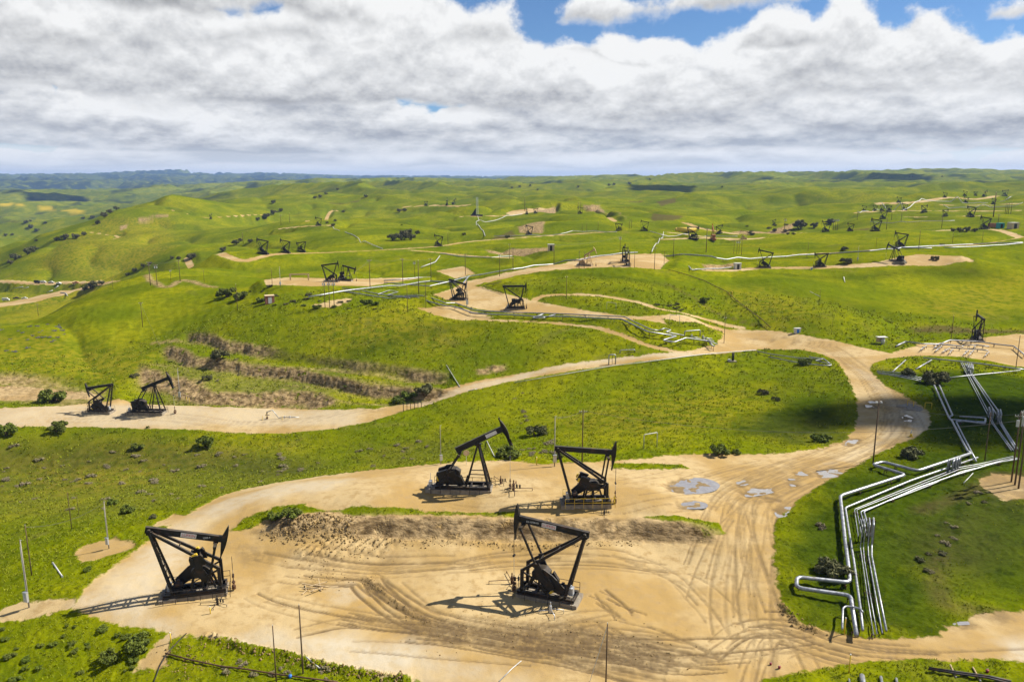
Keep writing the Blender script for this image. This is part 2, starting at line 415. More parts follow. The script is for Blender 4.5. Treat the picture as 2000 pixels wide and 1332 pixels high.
dirt_poly("515,548 560,543 640,544 760,543 830,542 770,552 720,560 600,560 520,558")
dirt_poly("-60,603 0,592 60,582 120,567 200,552 245,547 225,551 150,568 80,586 -60,608")
dirt_line("-60,556 60,553 130,551 205,548", 8)
dirt_line("170,453 205,459 233,464 200,474", 5)
dirt_line("545,447 600,442 645,440", 9)
dirt_line("600,433 640,422 668,414", 6)
dirt_line("790,405 850,402 920,400", 10)
dirt_poly("985,418 1000,412 1040,408 1085,408 1085,417 1030,419")
dirt_line("900,423 980,422 1030,418 1085,420", 7)
dirt_line("1080,420 1150,418 1200,432 1240,436 1330,435 1370,447 1440,458", 7)
dirt_line("1670,416 1760,412 1850,412 1990,411", 8)
dirt_line("1715,397 1790,395 1850,386 1950,383 1990,384", 10)
dirt_line("1770,424 1850,424 1990,419", 7)
dirt_line("1840,400 1990,398", 8)
dirt_line("330,410 360,418 420,425 520,420", 5)
dirt_poly("850,530 905,520 930,535 890,545")
dirt_poly("-60,742 60,745 130,752 200,764 190,775 100,775 -60,768")
# worn patches round poles and wells
for s in ("143,1090 160,1068 215,1052 258,1058 262,1070 200,1092 160,1098", "0,1190 40,1175 90,1168 150,1166 150,1180 120,1190 40,1212 -40,1220", "1910,935 1935,925 2030,930 2030,970 1960,980 1920,955",
          "296,1025 340,1005 375,1006 350,1022 300,1032", "600,597 640,592 680,597 640,602", "640,588 690,583 680,592 650,595", "470,795 520,780 600,785 600,795"):
    dirt_poly(s)
# cut banks and scars
for s in ("-40,737 50,738 130,746 205,756 205,782 120,788 60,782 -40,770", "560,715 640,708 720,716 800,726 870,736 870,742 780,735 690,722 600,722",
          "930,722 985,714 990,722 935,732", "640,1042 660,1015 1000,1018 1250,1020 1400,1040 1400,1052 1250,1056 1000,1054 700,1056", "500,1040 540,1010 640,1003 700,1030 690,1048 560,1050",
          "1040,412 1086,408 1086,416 1050,418", "1140,412 1170,410 1215,428 1225,434 1180,424", "1010,443 1065,436 1060,455 1015,455", "270,433 330,432 330,437 270,438", "235,447 250,441 248,456 236,458", "1370,520 1440,513 1440,522 1380,526",
          "1560,430 1430,450 1440,455 1540,440", "950,487 1000,484 1070,486 1075,492 1000,494 955,492"):
    paint(ROCK, s, 1.2)
for s, w in (("250,552 300,550 360,545 420,552", 3.5), ("300,666 360,660 430,662 470,672 510,690", 2.2), ("330,776 450,778 600,782 740,786 850,780", 2.6), ("560,752 640,745 740,748 800,757", 3.0), ("300,705 360,700 450,712 560,735", 3.0)):
    paint(ROCK, s, 1.0, .85, w)
for s in ("1270,428 1300,421 1335,425 1320,432 1290,434", "1200,390 1230,387 1260,386 1240,391", "1280,392 1320,388 1320,395 1290,396", "1780,633 1850,633 1900,640 2040,640 2040,652 1850,648 1790,642", "1540,445 1600,440 1700,438 1690,444", "870,464 910,463 920,470 880,471",
          "960,460 1000,452 1010,458 970,463", "640,395 700,393 700,397 650,398"):
    paint(SOIL_SHADE, s, 1.5, .9)  # far cut banks facing away from the sun: their shade painted dark brown
for s in ("300,700 480,700 700,735 860,752 860,778 600,776 330,762",):
    paint(ROCK, s, 2.0, .45)
paint(SOIL_SHADE, "780,1228 900,1228 1000,1212 1100,1215 1250,1240 1330,1262 1400,1290 1300,1312 1150,1300 1000,1275 880,1250", 3.0, .7)
paint(SOIL_SHADE, "1905,935 1935,922 2040,925 2040,975 1960,985 1915,958", 1.5, .5)
paint(SOIL_SHADE, "430,1062 520,1075 640,1085 760,1095 640,1110 500,1095", 2.5, .45)
paint(SOIL_SHADE, "700,1120 740,1140 800,1190 850,1215 800,1215 740,1170", 1.5, .6)
for s, a in (("-60,870 250,862 560,878 660,905 420,985 250,1005 100,1010 -60,1030", .36), ("690,870 850,850 960,870 900,895 700,915", .3), ("1500,830 1650,800 1650,860 1520,880", .25), ("1780,1090 1850,1000 1960,950 1990,1000 1900,1060 1830,1140", .3)):  # left slope: shade of its turned-away face painted in; the others just browner
    paint(SOIL_SHADE, s, 9, a)
paint(SOIL_SHADE, "1300,555 1345,575 1400,610 1500,640", .5, .8, 1.2)
paint(PALE, "430,1262 520,1235 650,1240 800,1265 950,1290 1000,1325 850,1325 700,1300 560,1275", 3.0)
paint(PALE, "150,1185 230,1120 330,1040 420,985 560,945 700,935 640,955 480,985 400,1020 300,1200 330,1235 200,1205", 2.5, .7)
paint(PALE, "1740,790 1780,790 1820,815 1815,850 1790,852 1770,810", 1.5, .8)
paint(PALE, "-50,800 300,790 700,800 700,830 300,835 -50,838", 2, .55)
paint(PALE, "800,790 1000,735 1350,690 1350,698 1000,745 830,795", 1, .6)
paint(PALE, "1660,712 1690,740 1740,800 1720,860 1600,910 1660,900 1760,850 1770,800 1700,730", 1, .35)
paint(PALE, "1950,1250 2040,1235 2040,1300 1965,1292", 1.5, .8)
paint(PALE, "640,1145 690,1135 715,1165 680,1180 650,1170", 1.5, .5)
for s in ("1840,1080 1830,1130 1850,1180 1900,1190 1950,1200", "1800,1000 1850,980 1920,950"):
    paint(SOIL_SHADE, s, 1.5, .55, 3)
for s in ("0,560 100,560 250,500 230,540 150,590 0,625", "-40,650 100,640 300,690 250,740 100,735 -40,735", "600,640 800,610 900,640 900,690 700,690", "0,880 300,870 500,880 300,950 100,960 0,930", "1080,820 1300,760 1500,760 1500,840 1300,860", "200,430 330,440 330,500 150,530 60,520", "1800,560 2000,540 2000,620 1800,610", "1400,560 1500,560 1600,620 1500,640"):
    paint(DRY, s, 12, .6)
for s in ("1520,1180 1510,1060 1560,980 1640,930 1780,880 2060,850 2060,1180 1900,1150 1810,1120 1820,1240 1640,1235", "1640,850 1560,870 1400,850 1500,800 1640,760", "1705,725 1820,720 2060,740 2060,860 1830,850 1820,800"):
    paint(GREENER, s, 6, 1.0)
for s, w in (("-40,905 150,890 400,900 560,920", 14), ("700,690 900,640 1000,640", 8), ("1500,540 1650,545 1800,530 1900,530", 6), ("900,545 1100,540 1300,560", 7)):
    paint(GREENER, s, 5, .6, w)
WOOD[:] = sstep(5500, 9000, RR) * (.55 + .45 * sstep(-.2, .3, fbm(XX / 700, YY / 700, 3, 95))) + sstep(1500, 2600, RR) * sstep(.28, .5, fbm(XX / 260, YY / 260, 4, 97)) * .8
WOOD[:] = np.clip(WOOD, 0, 1)
for s in ("0,398 25,396 25,402 0,404", "75,402 105,405 105,412 80,410", "120,412 150,409 165,417 140,419", "30,398 45,398 45,402 30,402"):
    paint(FLOW, s, 14, 1.0)

PUDDLES = [("1305,945 1330,937 1370,938 1392,948 1380,958 1340,962 1310,955", 'large rippled puddle on the rear pad right of the yellow railed pumpjack'), ("1325,985 1345,979 1372,984 1370,992 1335,991", 'oval puddle at the near right end of the rear pad'),
           ("1448,960 1470,955 1475,953 1505,954 1505,961 1478,967 1460,968", 'double puddle in the middle of the road mouth'), ("1440,942 1455,938 1460,944 1445,949", 'small puddle at the left of the road mouth'),
           ("1552,923 1565,922 1577,927 1562,928", 'thin puddle right of the double one'), ("1595,920 1620,915 1642,920 1630,930 1605,932", 'bright rippled puddle at the grass edge of the road'),
           ("1540,935 1549,934 1552,937 1543,938", 'tiny puddle left of the bright rippled one'), ("1543,944 1556,946 1553,950 1545,949", 'tiny puddle below the thin one'), ("1493,972 1510,971 1518,976 1500,977", 'small puddle below the double one'),
           ("1515,995 1535,988 1542,990 1535,1005 1520,1007", 'puddle at the grass tip below the road mouth'), ("1697,783 1712,781 1715,785 1700,787", 'small bright puddle on the road behind the floodlight pole, upper'), ("1692,792 1708,791 1711,796 1696,796", 'small bright puddle on the road behind the floodlight pole, lower'),
           ("1764,815 1775,810 1784,816 1780,823 1768,821", 'bright puddle at the outer side of the road bend'), ("1650,868 1662,858 1677,856 1672,864 1656,870", 'bright puddle at the inner side of the road bend'), ("1768,797 1790,799 1789,801 1772,800", 'thin puddle in front of the yellow frame'),
           ("1845,1216 1885,1215 1890,1219 1850,1220", 'thin puddle at the dirt corner right of the pipes')]
for s, l in PUDDLES:                            # each lies in a shallow dish of dark wet mud
    si, sj, sd = poly_sd(hits(px(s)), .05)
    TRACK[si, sj] = np.maximum(TRACK[si, sj], .75 * sstep(-1.3, 0.0, sd + .5 * fbm(XX[si, sj] / 1.2, YY[si, sj] / 1.2, 3, 131)))
# --- wheel tracks
def tracks(s, n, spread, wid=0.31, amt=1.0, seed=0):
    r_ = random.Random(seed); P = smooth_line(hits(px(s)), 8)
    t = np.gradient(P[:, :2], axis=0); t /= np.linalg.norm(t, axis=1)[:, None] + 1e-9
    nrm = np.stack([-t[:, 1], t[:, 0]], 1); m = len(P)
    for k in range(n):
        off = r_.gauss(0, spread * .55); ph = r_.uniform(0, 6.28); am = r_.uniform(.3, 1.0) * (1 + spread * .35); skew = r_.gauss(0, spread * .45)
        a0 = r_.uniform(0, .6); a1 = min(1, a0 + r_.uniform(.25, .7))
        i0, i1 = int(a0 * m), max(int(a1 * m), int(a0 * m) + 4)
        for sd in (-.95, .95):
            o = off + sd + am * np.sin(np.linspace(0, r_.uniform(2, 6), m) + ph) + skew * np.linspace(-1, 1, m)
            Q = P.copy(); Q[:, :2] += nrm * o[:, None]; Q = Q[i0:i1]
            si, sj, d = line_d(Q, .02)
            if d is None: continue
            w = wid * r_.uniform(.6, 1.2)
            TRACK[si, sj] = np.maximum(TRACK[si, sj], r_.uniform(.35, 1) * amt * sstep(w, w * .25, d))
tracks("440,1062 520,1086 640,1101 800,1112 900,1108 1000,1098 1150,1095 1300,1110", 7, 1.8, seed=1)
tracks("480,1085 560,1110 640,1120 715,1125 745,1150 790,1185 840,1212 920,1232 1040,1252", 8, 1.4, seed=2)
tracks("470,1130 520,1165 600,1190 720,1215 860,1232 1000,1258 1150,1280 1300,1310", 10, 2.6, seed=3)
tracks("560,1240 700,1212 900,1232 1050,1255 1250,1275 1450,1270 1600,1265", 9, 2.5, seed=4)
tracks("1440,1330 1428,1230 1432,1120 1445,1030 1475,970 1560,930 1660,893 1725,862", 30, 5.0, amt=.6, seed=5)
tracks("1660,895 1735,855 1748,815 1720,770 1680,725 1620,680 1520,662 1420,655", 14, 3.6, amt=.5, seed=6)
tracks("1400,1300 1450,1240 1520,1225 1650,1260 1800,1268 2000,1262", 12, 3.0, seed=7)
tracks("780,1225 900,1240 1040,1262 1180,1275 1350,1300", 14, 2.6, amt=1.0, seed=21)
tracks("1150,1240 1230,1262 1330,1280 1420,1300", 12, 3.0, amt=1.0, seed=22)
tracks("1130,1075 1220,1090 1320,1130 1370,1180 1390,1240", 5, 1.6, amt=.6, seed=8)
tracks("1160,1160 1210,1190 1260,1225 1330,1260", 4, 1.5, seed=9)
tracks("1250,960 1350,940 1450,920 1560,900 1640,880", 9, 3.5, amt=.5, seed=10)
tracks("1200,1000 1320,985 1420,975 1480,940", 6, 2.0, amt=.5, seed=11)
tracks("100,815 300,812 450,828 600,820 750,800 900,758", 5, 1.5, amt=.4, seed=12)
tracks("860,960 980,975 1080,960 1200,945", 3, 2.0, amt=.3, seed=13)
tracks("1440,1400 1500,1300 1560,1255 1600,1240", 5, 2.0, amt=.6, seed=14)
tracks("900,1300 1000,1255 1100,1215 1200,1195", 4, 2.0, amt=.5, seed=15)

# --- folds and gullies of the grass slopes, away from roads and pads
away = sstep(-1.0, -7.5, DIRT)
gul = np.clip(1 - 3.2 * np.abs(fbm(XX / 135, YY / 135, 2, 111, .4)), 0, 1) ** 2
H += away * sstep(215, 300, RR) * sstep(2600, 1200, RR) * (fbm(XX / 190, YY / 190, 2, 115, .4) * np.clip(RR * .0095, 2.2, 10.0) - gul * np.clip(RR * .0065, 1.5, 6.5))
H -= away * sstep(250, 190, RR) * gul * .7
# --- stepped cut benches of the left hill and the sandstone face at its foot
def benches(s, step, flat, amt, sand):
    si, sj, sd = poly_sd(hits(px(s)), .06); m = sstep(-2.5, 3.0, sd) * amt
    h = H[si, sj] + .55 * fbm(XX[si, sj] / 20, YY[si, sj] / 20, 3, 121); q = h / step; f = q - np.floor(q)
    riser = sstep(flat, 1.0, f); H[si, sj] += m * ((np.floor(q) + riser) * step - h)
    face = np.exp(-((f - (flat + 1) / 2) / ((1 - flat) * .42)) ** 2) * m
    ROCK[si, sj] = np.maximum(ROCK[si, sj] * (1 - .5 * m), np.clip(face * 1.25, 0, 1) * sand)
def scarp(s, zl, zh):
    si, sj, sd = poly_sd(hits(px(s)), .05); m = sstep(-1.5, 1.5, sd)
    t = (H[si, sj] - zl) / (zh - zl) + .07 * fbm(XX[si, sj] / 5.0, YY[si, sj] / 5.0, 3, 125)
    H[si, sj] += m * (zl + (zh - zl) * sstep(.22, .72, t) - H[si, sj])
    ROCK[si, sj] = np.maximum(ROCK[si, sj], m * np.exp(-((t - .46) / .22) ** 2))
scarp("680,1068 680,1000 760,1002 1010,1004 1260,1010 1380,1030 1390,1058 1250,1066 1000,1068", .15, 2.6)
benches("240,785 285,700 370,652 480,660 560,695 700,708 870,732 885,765 760,794 330,788", 3.5, .60, 1.0, 1.0)
benches("-60,788 -60,728 50,730 140,738 215,752 225,780 120,790", 4.6, .45, .9, 1.0)
# --- relief: sod and clods, ruts, furrows, ragged banks
near = sstep(700, 120, RR)
DI = sstep(-0.5, 0.6, DIRT)
wl = np.clip(RR / 130.0, .75, 5.0)
sod = np.zeros(H.shape)
for k, (w0, w1) in enumerate(((40, 170), (140, 420), (350, 1100))):
    wgt = sstep(w0 * .7, w0, RR) * sstep(w1 * 1.15, w1 * .85, RR)
    L = (1.0, 2.2, 5.0)[k]; A = (.14, .22, .38)[k]
    n1 = fbm(XX / L, YY / L, 3, 41 + k, .6); n2 = fbm(XX / (L * 6), YY / (L * 6), 2, 51 + k)
    sod += wgt * A * (np.maximum(n1, -.25) + .35) * (0.75 + .7 * np.clip(n2 + .3, 0, 1))
    del n1, n2
H += sod * (1 - DI)
H += DI * (fbm(XX / 3, YY / 3, 3, 61) * .05 - TRACK * .17 * sstep(400, 150, RR))
H += ROCK * (np.abs(fbm(XX / 2.2, YY / 2.2, 4, 71)) * .9 - .25) * np.where(RR < 160, .22, .8) * sstep(900, 200, RR)
H += SOIL_SHADE * DI * (np.abs(fbm(XX / 0.9, YY / 0.9, 3, 75)) * .16) * sstep(200, 120, RR)
PUD_Z = []
for s, l in PUDDLES:
    P = hits(px(s)); si, sj, sd = poly_sd(P, .05); z0 = float(np.median(groundv(P[:, 0], P[:, 1])))
    m = sstep(-1.6, .5, sd + .55 * fbm(XX[si, sj] / 1.6, YY[si, sj] / 1.6, 3, 133))
    H[si, sj] = H[si, sj] * (1 - m) + (z0 - .10 + .10 * fbm(XX[si, sj] / 1.9, YY[si, sj] / 1.9, 3, 135)) * m; PUD_Z.append(z0 - .085)
def mound(s, hgt, soft, lump, L):
    si, sj, sd = poly_sd(hits(px(s)), .06)
    m = sstep(-soft, soft * 1.2, sd)
    H[si, sj] += m * (hgt + lump * np.abs(fbm(XX[si, sj] / L, YY[si, sj] / L, 4, 81)))
mound("520,1040 560,1012 640,1006 695,1025 690,1040 600,1046", .9, 1.5, .4, .9)
mound("1850,512 1880,505 1888,512", 1.5, 3, .8, 2)
def furrows(s, L, ang, hgt):
    si, sj, sd = poly_sd(hits(px(s)), .06); m = sstep(-1.0, 1.2, sd)
    c, s_ = math.cos(ang), math.sin(ang); q = (XX[si, sj] * c + YY[si, sj] * s_) / L + .35 * fbm(XX[si, sj] / 2, YY[si, sj] / 2, 2, 83)
    w = np.abs(np.sin(q * math.pi)) ** .7
    H[si, sj] += m * hgt * (w + .3 * fbm(XX[si, sj] / .7, YY[si, sj] / .7, 2, 84))
    SOIL_SHADE[si, sj] = np.maximum(SOIL_SHADE[si, sj], .5 * m * (1 - w))
furrows("575,1075 640,1055 760,1050 790,1060 740,1085 600,1092", 1.15, -0.55, .55)
# windrows of clods along the pad's near edge and the bank's toe
def berm(s, w, hgt):
    si, sj, d = line_d(smooth_line(hits(px(s)), 5)); m = sstep(w, 0, d)
    H[si, sj] += m * hgt * (.5 + np.abs(fbm(XX[si, sj] / .55, YY[si, sj] / .55, 3, 85)) * 1.6)
berm("405,1243 470,1262 560,1280 640,1300 720,1316 790,1326", 1.1, .45)
berm("690,1056 800,1060 950,1062 1100,1064 1250,1060", .9, .28)
berm("715,1128 745,1152 790,1188 840,1215", .8, .16)
berm("1530,1180 1560,1218 1600,1232", .7, .3)
# ------------------------------------------------------------------ materials
def mat_new(name):
    m = bpy.data.materials.new(name); m.use_nodes = True
    T = NT(m.node_tree); b = T.n['Principled BSDF']
    return m, T, b
def ground_material():
    m, T, b = mat_new("ground_cover")
    pos = T.new('ShaderNodeNewGeometry').outputs['Position']
    def att(n): return T.new('ShaderNodeAttribute', attribute_name=n).outputs['Fac']
    dist = T.vmath('LENGTH', pos) if False else None
    n_edge = T.noise(pos, 0.9, 4, 0.6)
    n_edge2 = T.noise(pos, 0.22, 2, 0.5)
    e = T.math('ADD', att('dirt'), T.math('ADD', T.math('MULTIPLY', T.math('SUBTRACT', n_edge, .5), 2.2), T.math('MULTIPLY', T.math('SUBTRACT', n_edge2, .5), 2.0)))
    dm = T.rng(e, -0.15, 0.35)
    # grass
    g1 = T.noise(pos, 0.035, 4, 0.55); g2 = T.noise(pos, 0.35, 4, 0.6); g3 = T.noise(pos, 2.4, 3, 0.6); g4 = T.noise(pos, 0.006, 3, .5)
    fine = T.math('ADD', T.math('MULTIPLY', g2, .55), T.math('MULTIPLY', g3, .45))
    ga = T.mix(T.rng(fine, .34, .62), GRASS_DARK, GRASS_MID)
    gb = T.mix(T.rng(T.math('ADD', T.math('MULTIPLY', g1, .7), T.math('MULTIPLY', g4, .3)), .42, .62), ga, T.mix(T.rng(fine, .36, .62), GRASS_DARK2, GRASS_YEL))
    patch = T.math('ADD', T.math('MULTIPLY', T.noise(pos, 0.016, 4, .55, .6), .75), T.math('MULTIPLY', g2, .25))
    gb = T.mix(T.math('MULTIPLY', T.rng(patch, .49, .62), .62), gb, T.mix(T.rng(fine, .36, .62), (0.034, 0.056, 0.002), (0.072, 0.102, 0.002)))
    gb = T.mix(T.math('MULTIPLY', T.rng(T.noise(T.vmath('ADD', pos, (311, 77, 0)), 0.05, 5, .62, .8), .60, .70), .35), gb, (0.15, 0.125, 0.035))
    dry = T.math('MULTIPLY', att('dry'), T.rng(g2, .38, .62))
    gc = T.mix(dry, gb, GRASS_DRY)
    gc = T.mix(T.math('MULTIPLY', T.rng(g3, .66, .80), .5), gc, (0.20, 0.165, 0.085))
    gc = T.mix(T.math('MULTIPLY', att('greener'), .92), gc, T.mix(T.rng(fine, .36, .60), (0.014, 0.028, 0.002), (0.038, 0.061, 0.003)))
    gc = T.mix(T.math('MULTIPLY', att('wood'), T.rng(T.noise(pos, 0.012, 4, .6), .34, .5)), gc, (0.016, 0.026, 0.012))
    fl = T.math('MULTIPLY', att('flow'), .85)
    gc = T.mix(fl, gc, (0.42, 0.30, 0.01))
    # bare dirt
    d1 = T.noise(pos, 0.06, 4, .55); d2 = T.noise(pos, 0.7, 5, .62); d3 = T.noise(pos, 5.0, 3, .6)
    da = T.mix(T.rng(d1, .40, .58), DIRT_A, DIRT_B)
    da = T.mix(T.rng(d2, .46, .72), da, DIRT_C)
    da = T.mix(T.math('MULTIPLY', T.rng(d3, .62, .75), .45), da, (0.14, 0.095, 0.05))
    da = T.mix(T.math('MULTIPLY', att('pale'), T.rng(d2, .25, .6, .45, 1)), da, DIRT_PALE)
    tr = T.math('MULTIPLY', att('track'), T.rng(d2, .2, .55, .35, 1))
    da = T.mix(T.math('MULTIPLY', tr, .92), da, (0.095, 0.060, 0.026))
    soil_shade_m = T.math('MULTIPLY', att('soil'), T.rng(d2, .3, .55, .25, 1))  # 'soil' holds dark bare earth and painted slope shade
    col = T.mix(dm, gc, da)
    r1 = T.noise(T.vmath('MULTIPLY', pos, (1, 1, 2.6)), 0.55, 5, .65)
    rc = T.mix(T.rng(r1, .36, .62), (0.12, 0.078, 0.034), (0.36, 0.255, 0.125))
    rockm = T.math('MULTIPLY', att('rock'), T.rng(T.noise(pos, 0.45, 4, .6), .29, .43))
    col = T.mix(rockm, col, rc)
    col = T.mix(T.math('MULTIPLY', soil_shade_m, .9), col, (0.085, 0.056, 0.028))
    T.set(b.inputs['Base Color'], col)
    wet = T.math('MULTIPLY', dm, T.rng(d1, .52, .64))
    rough = T.fmix(T.math('MULTIPLY', wet, .5), 0.92, 0.45)
    T.set(b.inputs['Roughness'], rough)
    T.set(b.inputs['Specular IOR Level'], T.math('MULTIPLY', dm, 0.12))
    hgt = T.fmix(dm, T.math('ADD', T.math('MULTIPLY', g3, .14), T.math('MULTIPLY', g2, .26)), T.math('ADD', T.math('MULTIPLY', d2, .12), T.math('MULTIPLY', d3, .035)))
    hgt = T.math('ADD', hgt, T.math('MULTIPLY', rockm, T.math('MULTIPLY', r1, .7)))
    bp = T.new('ShaderNodeBump', {'Strength': .65, 'Distance': 1.0, 'Height': hgt})
    T.set(b.inputs['Normal'], bp)
    return m
GRASS_DARK = (0.066, 0.090, 0.002); GRASS_MID = (0.124, 0.149, 0.002)
GRASS_DARK2 = (0.104, 0.118, 0.002); GRASS_YEL = (0.208, 0.209, 0.003); GRASS_DRY = (0.22, 0.176, 0.014)
DIRT_A = (0.42, 0.308, 0.150); DIRT_B = (0.335, 0.218, 0.075); DIRT_C = (0.31, 0.210, 0.088); DIRT_PALE = (0.44, 0.375, 0.265)

def add_mesh(name, verts, faces, mat=None, smooth=False, parent=None):
    me = bpy.data.meshes.new(name); me.from_pydata(verts, [], faces)
    if smooth: me.polygons.foreach_set('use_smooth', [True] * len(me.polygons))
    if mat: me.materials.append(mat)
    o = bpy.data.objects.new(name, me); COL.objects.link(o)
    if parent: o.parent = parent
    return o
def np_mesh(name, V, F, mat, smooth=True):
    """mesh from numpy arrays (F: n x 3 or n x 4)"""
    me = bpy.data.meshes.new(name); k = F.shape[1]
    me.vertices.add(len(V)); me.vertices.foreach_set('co', np.ascontiguousarray(V, np.float32).ravel())
    me.loops.add(F.size); me.loops.foreach_set('vertex_index', np.ascontiguousarray(F, np.int32).ravel())
    me.polygons.add(len(F)); me.polygons.foreach_set('loop_start', np.arange(0, F.size, k, dtype=np.int32))
    me.polygons.foreach_set('use_smooth', np.full(len(F), smooth, bool))
    me.update(calc_edges=True); me.materials.append(mat)
    o = bpy.data.objects.new(name, me); COL.objects.link(o); return o
def build_ground():
    V = np.stack([XX, YY, H], -1).reshape(-1, 3)
    i = np.arange(NA - 1)[:, None] * NR + np.arange(NR - 1)[None, :]; i = i.ravel()
    F = np.stack([i, i + NR, i + NR + 1, i + 1], 1)
    o = np_mesh("ground", V, F, ground_material())
    for nm, A in (('dirt', DIRT), ('rock', ROCK), ('soil', SOIL_SHADE), ('track', TRACK), ('pale', PALE), ('dry', DRY), ('flow', FLOW), ('greener', GREENER), ('wood', WOOD)):  # 'soil' carries dark bare earth and painted slope shade
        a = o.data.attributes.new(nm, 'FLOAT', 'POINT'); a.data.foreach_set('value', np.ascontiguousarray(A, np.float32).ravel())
    o["kind"] = "structure"
    return o
GROUND = build_ground()

def build_haze():
    m = bpy.data.materials.new("haze_air"); m.use_nodes = True
    T = NT(m.node_tree); T.n.clear()
    v = T.new('ShaderNodeVolumePrincipled', {'Color': (0.34, 0.54, 0.95), 'Density': HAZE_DENSITY, 'Anisotropy': 0.1})
    T.new('ShaderNodeOutputMaterial', {'Volume': v.outputs[0]})
    lo, hi = float(H.min()) - 1.0, float(max(H.max(), 80)) + 5
    X, Y0, Y1 = 16500, -400, 21200
    vs_ = [(-X, Y0, lo), (X, Y0, lo), (X, Y1, lo), (-X, Y1, lo), (-X, Y0, hi), (X, Y0, hi), (X, Y1, hi), (-X, Y1, hi)]
    fs = [(0, 3, 2, 1), (4, 5, 6, 7), (0, 1, 5, 4), (1, 2, 6, 5), (2, 3, 7, 6), (3, 0, 4, 7)]
    o = add_mesh("haze", vs_, fs, m); o["kind"] = "stuff"; o["label"] = "thin bluish haze over the far hills"; o["category"] = "haze"
HAZE_DENSITY = 4.8e-5
build_haze()
# ------------------------------------------------------------------ plain materials
def simple(name, col, rough=.7, metal=0.0, var=.25, scale=3.0, spec=.4, rust=None, bump=0.0, dust=0.0):
    m, T, b = mat_new(name)
    pos = T.new('ShaderNodeTexCoord').outputs['Object']
    n = T.noise(pos, scale, 4, .6)
    c = T.mix(T.rng(n, .3, .7), tuple(x * (1 - var) for x in col), tuple(min(1, x * (1 + var)) for x in col))
    if rust:
        n2 = T.noise(pos, scale * .6, 5, .65)
        c = T.mix(T.math('MULTIPLY', T.rng(n2, .52, .66), rust[1]), c, rust[0])
    if dust:
        nz = T.new('ShaderNodeSeparateXYZ', {0: T.new('ShaderNodeNewGeometry').outputs['Normal']}).outputs[2]
        c = T.mix(T.math('MULTIPLY', T.rng(nz, .2, .9), T.rng(T.noise(pos, 1.1, 5, .65), .3, .7, dust * .3, dust)), c, (0.17, 0.135, 0.09))
    T.set(b.inputs['Base Color'], c)
    T.set(b.inputs['Roughness'], T.rng(n, .2, .8, max(rough - .12, .05), min(rough + .12, 1)))
    b.inputs['Metallic'].default_value = metal
    b.inputs['Specular IOR Level'].default_value = spec
    if bump:
        T.set(b.inputs['Normal'], T.new('ShaderNodeBump', {'Strength': bump, 'Distance': .05, 'Height': n}))
    return m
RUST = (0.11, 0.045, 0.02)
M = {
    'black': simple('black_paint', (0.007, 0.007, 0.0075), .45, 0, .4, 1.5, .3, (RUST, .3), 0, .42),
    'dark': simple('dark_steel', (0.02, 0.019, 0.018), .6, .2, .4, 3, .4, (RUST, .6)),
    'rusty': simple('rusty_steel', (0.10, 0.055, 0.03), .8, .1, .4, 3, .3, (RUST, .8)),
    'tan': simple('tan_paint', (0.46, 0.31, 0.15), .6, 0, .2, 2, .4, (RUST, .3)),
    'orange': simple('orange_paint', (0.32, 0.11, 0.03), .65, 0, .3, 2, .4, (RUST, .5)),
    'concrete': simple('concrete', (0.24, 0.205, 0.155), .9, 0, .25, 1.5, .2, ((.16, .12, .08), .5), .3),
    'yellow': simple('yellow_paint', (0.62, 0.42, 0.03), .55, 0, .2, 4, .4, (RUST, .3)),
    'white': simple('white_paint', (0.55, 0.54, 0.51), .55, 0, .12, 3, .4, ((.35, .28, .2), .3)),
    'red': simple('red_paint', (0.22, 0.02, 0.02), .5, 0, .2, 3),
    'blue': simple('blue_plastic', (0.02, 0.16, 0.55), .4, 0, .1, 3),
    'teal': simple('teal_paint', (0.02, 0.26, 0.25), .5, 0, .15, 3),
    'beige': simple('beige_paint', (0.55, 0.42, 0.25), .7, 0, .15, 2),
    'brick': simple('red_brown_paint', (0.30, 0.12, 0.07), .8, 0, .25, 2),
    'wood': simple('weathered_wood', (0.105, 0.068, 0.04), .85, 0, .4, 2.5, .2, ((.2, .15, .1), .6), .4),
    'woodgrey': simple('grey_wood', (0.26, 0.23, 0.19), .85, 0, .3, 2.5, .2, None, .3),
    'timber': simple('sawn_timber', (0.42, 0.31, 0.17), .8, 0, .3, 4),
    'pipe': simple('aluminium_jacket', (0.30, 0.31, 0.325), .45, .6, .3, 2.2, .5, ((.22, .17, .12), .55)),
    'pipe2': simple('weathered_jacket', (0.42, 0.42, 0.40), .5, .3, .18, 1.0, .4, ((.32, .24, .16), .5)),
    'galv': simple('galvanised', (0.48, 0.50, 0.53), .45, .6, .15, 3),
    'wire': simple('wire', (0.10, 0.10, 0.10), .6, .3, .1, 3),
    'glass': simple('dark_glass', (0.01, 0.012, 0.014), .1, 0, .1, 3, .6),
    'tyre': simple('tyre_rubber', (0.015, 0.015, 0.015), .9, 0, .2, 5),
    'letter_red': simple('red_lettering', (0.50, 0.03, 0.03), .6, 0, .1, 3),
    'letter_white': simple('white_lettering', (0.62, 0.62, 0.60), .6, 0, .1, 3),
}
def water_material():
    m, T, b = mat_new("muddy_water")
    pos = T.new('ShaderNodeNewGeometry').outputs['Position']
    n = T.noise(pos, 1.2, 4, .6)
    T.set(b.inputs['Base Color'], T.mix(T.rng(n, .35, .65), (0.23, 0.215, 0.20), (0.28, 0.265, 0.25)))
    T.set(b.inputs['Roughness'], T.rng(n, .35, .7, .02, .12))
    b.inputs['Specular IOR Level'].default_value = .8
    T.set(b.inputs['Normal'], T.new('ShaderNodeBump', {'Strength': .25, 'Distance': .04, 'Height': T.noise(pos, 3, 2, .5)}))
    return m
M['water'] = water_material()
